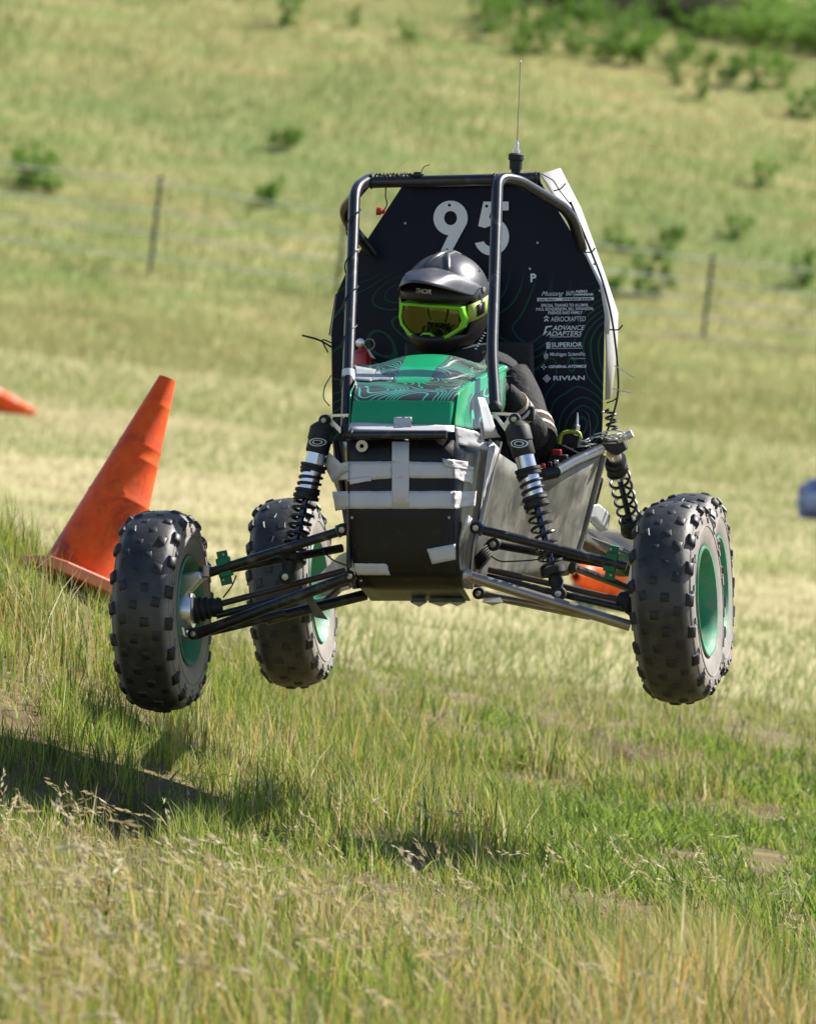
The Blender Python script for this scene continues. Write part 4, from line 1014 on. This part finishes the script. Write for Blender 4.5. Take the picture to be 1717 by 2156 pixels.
# ------------------------------------------------------------------ fence
fence = empty('wire_fence', None, Matrix.Translation((0, 130, 0))); tag(fence, 'five-strand wire fence on thin green steel posts across the hillside', 'fence')
FYD = 130.0
def fx(u, v):
    d = RX * ((u - W / 2) / F) + UX * ((H / 2 - v) / F) + fwd; t = FYD / d.y; return CPOS + d * t
posts = [(313, 590, 340, 370), (706, 636, 729, 440), (1098, 676, 1120, 480), (1480, 703, 1500, 536), (-82, 540, -60, 325), (1872, 760, 1893, 575)]
tops = {}
for i, (ub, vb, ut, vt) in enumerate(posts):
    a, c = fx(ub, vb), fx(ut, vt); base = Vector((a.x, FYD, min(a.z, hz1(a.x, FYD)) - .15)); topp = Vector((c.x, FYD, c.z)); off = Vector((0, 130, 0))
    b = MB(); b.add(*box((base + topp) / 2 - off, (.056, .014, (topp - base).length))); b.add(*box((base + topp) / 2 - off + Vector((0, .02, 0)), (.012, .032, (topp - base).length - .004)))
    for k in range(9): b.add(*box(base.lerp(topp, .3 + .07 * k) - off + Vector((0, -.009, 0)), (.02, .008, .02)))
    b.build('fence_post', 'post', fence, smooth=False); tops[ut] = (topp, base)
order = sorted(posts, key=lambda q: q[2])
for k, fr_ in enumerate((.02, .30, .52, .74, .98)):
    pts = []
    prev = None
    for (ub, vb, ut, vt) in order:
        q = fx(ut + (ub - ut) * fr_, vt + (vb - vt) * fr_ + 8) - Vector((0, 130 + .012, 0))
        if prev is not None: pts.append((prev + q) / 2 - Vector((0, 0, .015)))
        pts.append(q); prev = q
    one('fence_wire', tube(pts, .0115, 5), 'fwire', fence)

# ------------------------------------------------------------------ vegetation
def set_tint(me, col, per):
    at = me.attributes.new('tint', 'FLOAT_COLOR', 'POINT')
    c = np.repeat(np.concatenate([col, np.ones((len(col), 1))], 1), per, 0).astype(np.float32); at.data.foreach_set('color', c.ravel())
def raw_mesh(name, V, tris_or_quads, loops):
    me = bpy.data.meshes.new(name); me.vertices.add(len(V)); me.vertices.foreach_set('co', V.astype(np.float32).ravel())
    nl = int(sum(len(q) for q in tris_or_quads)); idx = np.concatenate([q.ravel() for q in loops]); me.loops.add(len(idx)); me.loops.foreach_set('vertex_index', idx.astype(np.int32))
    tot = np.concatenate([np.full(len(q), q.shape[1]) for q in loops]).astype(np.int32); st = np.concatenate([[0], np.cumsum(tot)[:-1]]).astype(np.int32)
    me.polygons.add(len(tot)); me.polygons.foreach_set('loop_start', st); me.polygons.foreach_set('loop_total', tot)
    me.polygons.foreach_set('use_smooth', np.ones(len(tot), dtype=bool)); me.update(calc_edges=True); return me
def blades(x, y, h, w, lean, ldir, col, name, mat_='grass', z=None, seg=3, droop=0.35):
    n = len(x); z = hz(x, y) - .01 if z is None else z
    fa = rng.uniform(0, math.pi, n); wx, wy = np.cos(fa), np.sin(fa)
    lv = np.linspace(0, 1, seg + 1); V = np.zeros((n, 2 * seg + 1, 3))
    lx, ly = np.cos(ldir) * lean, np.sin(ldir) * lean
    for i, t in enumerate(lv):
        cx = x + lx * h * (t ** 1.8); cy = y + ly * h * (t ** 1.8); cz = z + h * (t - droop * np.minimum(lean, 1.2) * t ** 2.5 * .6)
        ww = w * (1 - t ** 1.6) * .5
        if i < seg:
            V[:, 2 * i] = np.stack([cx - wx * ww, cy - wy * ww, cz], 1); V[:, 2 * i + 1] = np.stack([cx + wx * ww, cy + wy * ww, cz], 1)
        else: V[:, 2 * i] = np.stack([cx, cy, cz], 1)
    pv = 2 * seg + 1; base = (np.arange(n) * pv)[:, None]; loops = []
    for i in range(seg - 1): loops.append(base + np.array([[2 * i, 2 * i + 1, 2 * i + 3, 2 * i + 2]]))
    loops.append(base + np.array([[2 * seg - 2, 2 * seg - 1, 2 * seg]]))
    me = raw_mesh(name, V.reshape(-1, 3), loops, loops); set_tint(me, col, pv); me.materials.append(M[mat_])
    return link(name, me), V[:, 2 * seg]
def scatter(y0, y1, n, margin=.45, power=0.0, kx=.0445):
    y = y0 + (y1 - y0) * rng.random(n); 
    wy = y * kx + margin; keep = rng.random(n) < wy / (y1 * kx + margin); y = y[keep]; wy = wy[keep]
    return (rng.random(len(y)) * 2 - 1) * wy + .0, y
def lerp(a, b, t): return np.asarray(a)[None] * (1 - t[:, None]) + np.asarray(b)[None] * t[:, None]
STRAW, GOLD, GREEN, LIME, DEEP, PALE = (.52, .43, .21), (.55, .35, .085), (.17, .26, .04), (.35, .40, .065), (.065, .115, .028), (.56, .52, .33)

# near meadow: the sharp strip under the buggy and the soft foreground
x, y = scatter(14.8, 37.0, 390000, .75); kp = rng.random(len(x)) < 1 - .45 * sst(y, 26, 36); x, y = x[kp], y[kp]; N_ = len(x)
n1 = fbm(x * 1.5, y * .55, 21); n2 = fbm(x * 4.0 + 5, y * 1.6, 31); n3 = rng.random(N_); n5 = fbm(x * 7.0, y * 3.0, 77, 2)
right = sst(x, .15, .75) * sst(y, 22.3, 24.5) * (1 - sst(y, 29, 33))             # low broad-leaved green patch
front = 1 - sst(y, 18.8, 22.6)
goldz = np.exp(-((x + .95) / .55) ** 2 - ((y - 22.0) / 1.6) ** 2) + .9 * np.exp(-((x - .25) / .38) ** 2 - ((y - 21.4) / 1.2) ** 2)
dry = np.clip(.14 + .46 * front + goldz * .55 + (n1 - .5) * 1.5 + (n2 - .5) * .9 - right * .35, 0, 1)
u_ = rng.random(N_)
col = np.where((u_ < dry * .80)[:, None], np.where((rng.random(N_) < .45 + .25 * front)[:, None], lerp(GOLD, STRAW, n3), lerp(STRAW, PALE, n3)), np.where((rng.random(N_) < .5 - .2 * right)[:, None], lerp(LIME, (.36, .37, .10), n3), lerp(GREEN, LIME, n3)))
deep = (rng.random(N_) < .10 + .25 * right + .25 * (n5 > .58))[:, None]; col = np.where(deep & (u_ > dry * .5)[:, None], lerp(DEEP, GREEN, rng.random(N_)), col)
col *= rng.uniform(.7, 1.2, (N_, 1)) * (.82 + .36 * n5)[:, None]
bank = sst(-x, .5, 1.2) * sst(y, 25.5, 28) * (1 - sst(y, 31, 33))
tall = .050 + .070 * n1 * n1 * 2 + .055 * front + .03 * bank
h = tall * rng.uniform(.40, 1.30, N_) * (.28 + 1.35 * sst(n5, .30, .75)) * (.75 + .5 * n2) * (1 - .40 * right) * (1 - .55 * sst(y, 30.5, 35.5))
hol = np.exp(-((x + .72) / .10) ** 2 - ((y - 24.8) / .25) ** 2); h *= 1 - .80 * np.clip(hol * 1.5, 0, 1)
gp = np.exp(-((x - .17) / .20) ** 2 - ((y - 23.3) / .75) ** 2); h *= 1 - .72 * np.clip(gp * 1.5, 0, 1)
cb = np.exp(-((x + 1.02) / .30) ** 2 - ((y - 29.0) / .75) ** 2); h *= 1 - .70 * np.clip(cb * 1.3, 0, 1)
w = rng.uniform(.0022, .0050, N_) * (1 + 1.1 * right * rng.random(N_)) * (1 + .9 * (rng.random(N_) < .16)) * (1 + .5 * front * (rng.random(N_) < .25))
lean = np.abs(rng.normal(.25, .28, N_)) + .5 * right * rng.random(N_); ldir = rng.normal(math.pi * .95, 1.4, N_)
o, tips = blades(x, y, h, w, lean, ldir, col, 'meadow_grass', seg=3)
tag(o, 'sunlit mixed green and straw meadow grass below the buggy', 'grass', kind='stuff')
# dead straw lying matted between the living blades
x, y = scatter(16.5, 34, 32000, .4); cl = fbm(x * 2.5, y * 1.1, 123); keep = rng.random(len(x)) < .15 + .85 * sst(cl, .45, .62); x, y = x[keep], y[keep]; n3 = rng.random(len(x))
o, _ = blades(x, y, rng.uniform(.04, .09, len(x)), rng.uniform(.003, .006, len(x)), rng.uniform(.8, 2.2, len(x)), rng.uniform(0, 6.28, len(x)), lerp((.30, .21, .11), (.60, .50, .30), n3), 'matted_straw', seg=2, droop=.8)
tag(o, 'dead straw lying matted between the green blades of the near meadow', 'dead grass', kind='stuff')
# broad-leaved weeds on the right-hand bank and by the cone
x, y = scatter(21.5, 33.5, 60000, .35); cl = fbm(x * 3.0, y * 1.2, 95)
keep = rng.random(len(x)) < sst(cl, .44, .62) * (.15 + .85 * sst(x, .05, .6)) + .5 * np.exp(-((x + 1.15) / .22) ** 2 - ((y - 28.3) / .6) ** 2); x, y = x[keep], y[keep]; n3 = rng.random(len(x))
col = np.where((rng.random(len(x)) < .3)[:, None], lerp(DEEP, GREEN, n3), lerp(GREEN, (.30, .40, .06), n3))
o, _ = blades(x, y, rng.uniform(.035, .11, len(x)), rng.uniform(.006, .013, len(x)), np.abs(rng.normal(.7, .4, len(x))), rng.uniform(0, 6.28, len(x)), col, 'leafy_weeds', seg=3, droop=.6)
tag(o, 'low broad-leaved green weeds on the bank below the right wheels', 'weeds', kind='stuff')
# flowering stems with nodding seed heads
x, y = scatter(14.8, 29.5, 9000, .4); front = 1 - sst(y, 20.5, 25.0)
cl = fbm(x * 2.2, y * .9, 88)
keep = rng.random(len(x)) < (.04 + .55 * front + .45 * sst(-x, .1, .7) * (1 - sst(y, 23.5, 25.5))) * .5 * sst(cl, .40, .60); x, y, front = x[keep], y[keep], front[keep]
h = rng.uniform(.12, .26, len(x)) * (.72 + .45 * front); lean = np.abs(rng.normal(.55, .28, len(x))); ldir = rng.normal(math.pi * .95, .8, len(x))
col = lerp(GOLD, STRAW, rng.random(len(x))); col = np.where((rng.random(len(x)) < .4)[:, None], lerp(LIME, STRAW, rng.random(len(x))), col)
o, tips = blades(x, y, h, np.full(len(x), .0026), lean, ldir, col, 'grass_stems', seg=4, droop=.55)
tag(o, 'thin straw-coloured flowering grass stems in the foreground', 'grass', kind='stuff')
ns = 10; nt = len(tips); k = np.arange(ns)
dirv = np.stack([np.cos(ldir) * .8, np.sin(ldir) * .8, -.3 + 1.3 * rng.random(nt)], 1); dirv /= np.linalg.norm(dirv, axis=1)[:, None]
ln = rng.uniform(.04, .10, nt); cen = tips[:, None, :] + dirv[:, None, :] * (ln[:, None] * (k / ns - .55)[None, :])[..., None] + rng.normal(0, .0035, (nt, ns, 3))
d2 = dirv[:, None, :] + rng.normal(0, .22, (nt, ns, 3)); d2 /= np.linalg.norm(d2, axis=2)[..., None]
sd2 = np.cross(d2, rng.normal(0, 1, (nt, ns, 3))); sd2 /= np.linalg.norm(sd2, axis=2)[..., None]
L_ = rng.uniform(.012, .024, (nt, ns, 1)) * (1 + .25 * (front > .9))[:, None, None]; Wd = L_ * .14
Vq = np.stack([cen - d2 * L_ * .5, cen + sd2 * Wd, cen + d2 * L_ * .6, cen - sd2 * Wd], 2).reshape(-1, 3)
q = (np.arange(nt * ns) * 4)[:, None] + np.array([[0, 1, 2, 3]]); me = raw_mesh('seed_heads', Vq, [q], [q]); set_tint(me, np.repeat(lerp((.44, .34, .16), (.56, .50, .32), rng.random(nt)), ns, 0), 4); me.materials.append(M['grass'])
tag(link('seed_heads', me), 'pale nodding seed heads on the foreground grass', 'seed heads', kind='stuff')
# dry thatch in the hollow and on the right of the bank
for (u, v, wd, nn, lab) in ((215, 1830, .24, 900, 'brown dead thatch round the washed-out hollow at lower left'), (1320, 1598, .16, 700, 'clump of brown dead straw on the bank below the right wheel'), (1215, 1715, .12, 250, 'small patch of dry brown litter in the short green grass')):
    c = ground_hit(u, v); x = c.x + rng.normal(0, wd * .45, nn); y = c.y + rng.normal(0, wd * 1.1, nn)
    col = lerp((.17, .115, .07), (.42, .33, .22), rng.random(nn)); o, _ = blades(x, y, rng.uniform(.03, .10, nn), rng.uniform(.003, .006, nn), rng.uniform(.5, 1.6, nn), rng.uniform(0, 6.28, nn), col, 'dead_thatch', seg=2)
    tag(o, lab, 'dead grass', kind='stuff')
# mown field
x, y = scatter(33.5, 126, 250000, 1.4, kx=.046); kp = rng.random(len(x)) < .55 + .45 * (1 - sst(y, 50, 70)); x, y = x[kp], y[kp]
n1 = fbm(x * .5, y * .09, 41, 5); n2 = rng.random(len(x)); t = np.clip(sst(n1 + .30 * (1 - sst(y, 38, 54)) + .16 * sst(y, 88, 112) + .22 * sst(x / y, .004, .03) * sst(y, 55, 75), .40, .70) * .85 + (n2 - .5) * .6 + .24, 0, 1)
col = lerp((.47, .385, .235), (.23, .275, .085), t) * rng.uniform(.78, 1.15, (len(x), 1))
h = rng.uniform(.02, .07, len(x)) * (1 + .6 * t) * (1 + 1.0 * sst(y, 95, 120)) * (1 + .8 * (1 - sst(y, 36, 46)))
o, _ = blades(x, y, h, rng.uniform(.0035, .0075, len(x)) * (.6 + y / 70), np.abs(rng.normal(.45, .35, len(x))), rng.uniform(0, 6.28, len(x)), col, 'mown_grass', seg=1)
tag(o, 'short mown grass field in pale straw and green bands behind the buggy', 'grass', kind='stuff')
# hillside
x, y = scatter(120, 178, 220000, 2.2, kx=.0455)
n1 = fbm(x * .28, y * .16, 51); n2 = rng.random(len(x)); n4 = fbm(x * 1.1, y * .5, 61)
band_ = np.exp(-((y - 143.5 - .35 * x) / 3.0) ** 2) * .45
t = np.clip(sst(n1 + band_ * .5, .36, .70) * .65 + (n4 - .5) * .6 + (n2 - .5) * .55 + .20, 0, 1)
col = lerp((.41, .36, .165), (.205, .27, .08), t) * rng.uniform(.75, 1.2, (len(x), 1))
h = rng.uniform(.07, .24, len(x)) * (.7 + .6 * n4)
o, _ = blades(x, y, h, rng.uniform(.010, .024, len(x)), np.abs(rng.normal(.25, .25, len(x))), rng.uniform(0, 6.28, len(x)), col, 'hillside_grass', seg=1)
tag(o, 'tall yellow-green grass covering the hillside beyond the wire fence', 'grass', kind='stuff')

# shrubs on the hill
def shrub_mesh(name, seed, nleaf, dark):
    rg = np.random.default_rng(seed); ncl = 9
    cc = rg.normal(0, .26, (ncl, 3)); cc[:, 2] = np.abs(rg.normal(.40, .26, ncl)); rr = rg.uniform(.16, .30, ncl)
    ci = rg.integers(0, ncl, nleaf); dv = rg.normal(0, 1, (nleaf, 3)); dv /= np.linalg.norm(dv, axis=1)[:, None]
    c = cc[ci] + dv * (rr[ci] * rg.random(nleaf) ** .45)[:, None]; c[:, 2] = np.maximum(c[:, 2], .03)
    a = rg.normal(0, 1, (nleaf, 3)); a[:, 2] += .8; a /= np.linalg.norm(a, axis=1)[:, None]; b = np.cross(a, rg.normal(0, 1, (nleaf, 3))); b /= np.linalg.norm(b, axis=1)[:, None]
    L = rg.uniform(.06, .12, (nleaf, 1)); Wd = L * .34
    V = np.stack([c - a * L * .5, c + b * Wd, c + a * L * .5, c - b * Wd], 1).reshape(-1, 3); q = (np.arange(nleaf) * 4)[:, None] + np.array([[0, 1, 2, 3]])
    me = raw_mesh(name, V, [q], [q]); t = rg.random(nleaf)
    col = lerp((.08, .165, .03), (.20, .33, .055), t) if dark else lerp((.09, .20, .03), (.24, .40, .06), t)
    set_tint(me, col, 4); me.materials.append(M['leaf']); return me
crowns = [shrub_mesh('crown', 100 + i, 900, i % 2 == 0) for i in range(6)]
stm = MB()
for i in range(6):
    a = i * 1.05; stm.add(*tube([(0, 0, -.05), (math.cos(a) * .10, math.sin(a) * .10, .3), (math.cos(a) * .24, math.sin(a) * .24, .62)], [.022, .014, .005], 5))
tmp = stm.build('stems', 'bark'); stem_me = tmp.data; bpy.data.objects.remove(tmp)
def shrub(u, v, wp, hp, i, label):
    c = ground_hit(u, v); s = c.y / F
    e = empty('hillside_shrub', None); e.location = c; e.scale = (wp * s / .72, wp * s / .72, hp * s * 1.45); e.location.z -= .02; e.rotation_euler = (0, 0, i * 1.3)
    tag(e, label, 'shrub', 'shrubs dotted over the hillside'); link('crown', crowns[i % 6], e); link('stems', stem_me, e)
SH = [(55, 392, 75, 62, 1, 'bright shrub at the far left just above the top fence wire'), (95, 408, 45, 40, 3, 'small shrub touching the bright far-left shrub, lower right of it'),
      (597, 318, 52, 50, 0, 'dark round shrub alone on the slope left of the roll cage'), (568, 440, 42, 62, 5, 'upright pale shrub behind the fence left of the roll cage'),
      (602, 55, 44, 66, 1, 'green shrub at the top edge left of centre'), (860, 88, 26, 30, 3, 'tiny shrub near the top edge above the roll cage'),
      (1030, 65, 46, 56, 1, 'leafy shrub at the top edge just left of the antenna'), (1130, 118, 36, 58, 2, 'dark narrow shrub right of the antenna tip'),
      (1222, 66, 56, 66, 3, 'large light shrub at the top edge right of the antenna'), (1272, 138, 40, 55, 0, 'dark shrub in the upper right, leftmost of a close pair'),
      (1342, 142, 56, 64, 5, 'light shrub in the upper right, rightmost of a close pair'), (1400, 62, 60, 62, 2, 'big dark shrub against the brown scrub at upper right'),
      (1470, 212, 30, 52, 4, 'slim dark shrub below the green thicket at upper right'), (1410, 522, 40, 50, 0, 'compact dark shrub above the right fence post, left of it'),
      (1545, 502, 46, 40, 1, 'low bright shrub above the right fence post, right of it'), (1385, 628, 52, 80, 2, 'tall dark shrub behind the wires left of the right fence post'),
      (1682, 604, 50, 60, 4, 'dark shrub behind the wires at the right edge'), (1302, 532, 46, 40, 3, 'spreading pale shrub just right of the white side cover'),
      (1292, 630, 40, 56, 5, 'bright shrub touching the right edge of the firewall'), (1702, 252, 44, 50, 2, 'dark shrub at the right edge below the thicket'),
      (1600, 392, 44, 44, 1, 'pale shrub on the slope between the thicket and the right post'), (1530, 180, 34, 46, 0, 'small dark shrub at the foot of the upper right thicket'),
      (1170, 60, 40, 40, 5, 'small light shrub between antenna and brown scrub'), (1590, 190, 52, 66, 1, 'light leafy shrub under the thicket in the upper right corner'),
      (1090, 120, 24, 34, 3, 'small shrub tucked behind the antenna tip'), (740, 58, 24, 34, 4, 'tiny dark shrub at the top between two green ones')]
for s in SH: shrub(*s)
ORD = ['leftmost', 'second from left', 'third from left', 'fourth from left', 'fifth from left', 'sixth from left', 'seventh from left', 'sixth from right', 'fifth from right', 'fourth from right', 'third from right', 'second from right', 'rightmost']
for i, (u, v, wp, hp) in enumerate(sorted(((1096, 84, 24, 34), (1152, 70, 26, 36), (1206, 118, 26, 36), (1302, 100, 30, 40), (1366, 112, 28, 40), (1440, 126, 32, 42), (1496, 140, 26, 38), (1552, 158, 30, 44), (1420, 180, 22, 34), (1256, 40, 34, 44), (1478, 76, 40, 50), (1320, 62, 36, 46), (1648, 186, 36, 50)))):
    shrub(u, v, wp, hp, i + 1, ORD[i] + ' of the small shrubs scattered below the brown scrub')
# thicket and dry brush on the upper right
def thicket(name, cu, cv, nn, du, dv, lab, dark, brown=False):
    V = []; T = []
    rg = np.random.default_rng(len(lab))
    for i in range(nn):
        u = cu + rg.uniform(-du, du); v = cv + rg.uniform(-dv, dv) + .13 * (u - cu); c = ground_hit(u, v)
        me = crowns[rg.integers(0, 6)]; co = np.zeros(len(me.vertices) * 3, np.float32); me.vertices.foreach_get('co', co); co = co.reshape(-1, 4, 3)[::3].reshape(-1, 3)
        a = rg.uniform(0, 6.28); s = rg.uniform(.4, .75); q = co.copy(); q[:, 0] = co[:, 0] * math.cos(a) - co[:, 1] * math.sin(a); q[:, 1] = co[:, 0] * math.sin(a) + co[:, 1] * math.cos(a)
        V.append(q * s + np.array(c)); t = rg.random(len(q) // 4)
        T.append(lerp((.05, .042, .036), (.15, .125, .095), t) if brown else (lerp((.10, .18, .04), (.22, .34, .07), t) if dark else lerp((.16, .28, .05), (.30, .44, .09), t)))
    V = np.concatenate(V); q = (np.arange(len(V) // 4) * 4)[:, None] + np.array([[0, 1, 2, 3]]); me = raw_mesh(name, V, [q], [q]); set_tint(me, np.concatenate(T), 4); me.materials.append(M['leaf'])
    tag(link(name, me), lab, 'thicket', kind='stuff')
thicket('green_thicket', 1630, 82, 75, 160, 26, 'mass of bright green scrub filling the upper right corner', False)
thicket('dry_scrub', 1300, 22, 130, 230, 22, 'dark brown dry scrub along the top edge at right', True, True)
thicket('low_growth', 1230, 85, 22, 220, 40, 'scattered low green growth below the brown scrub at the top', True)
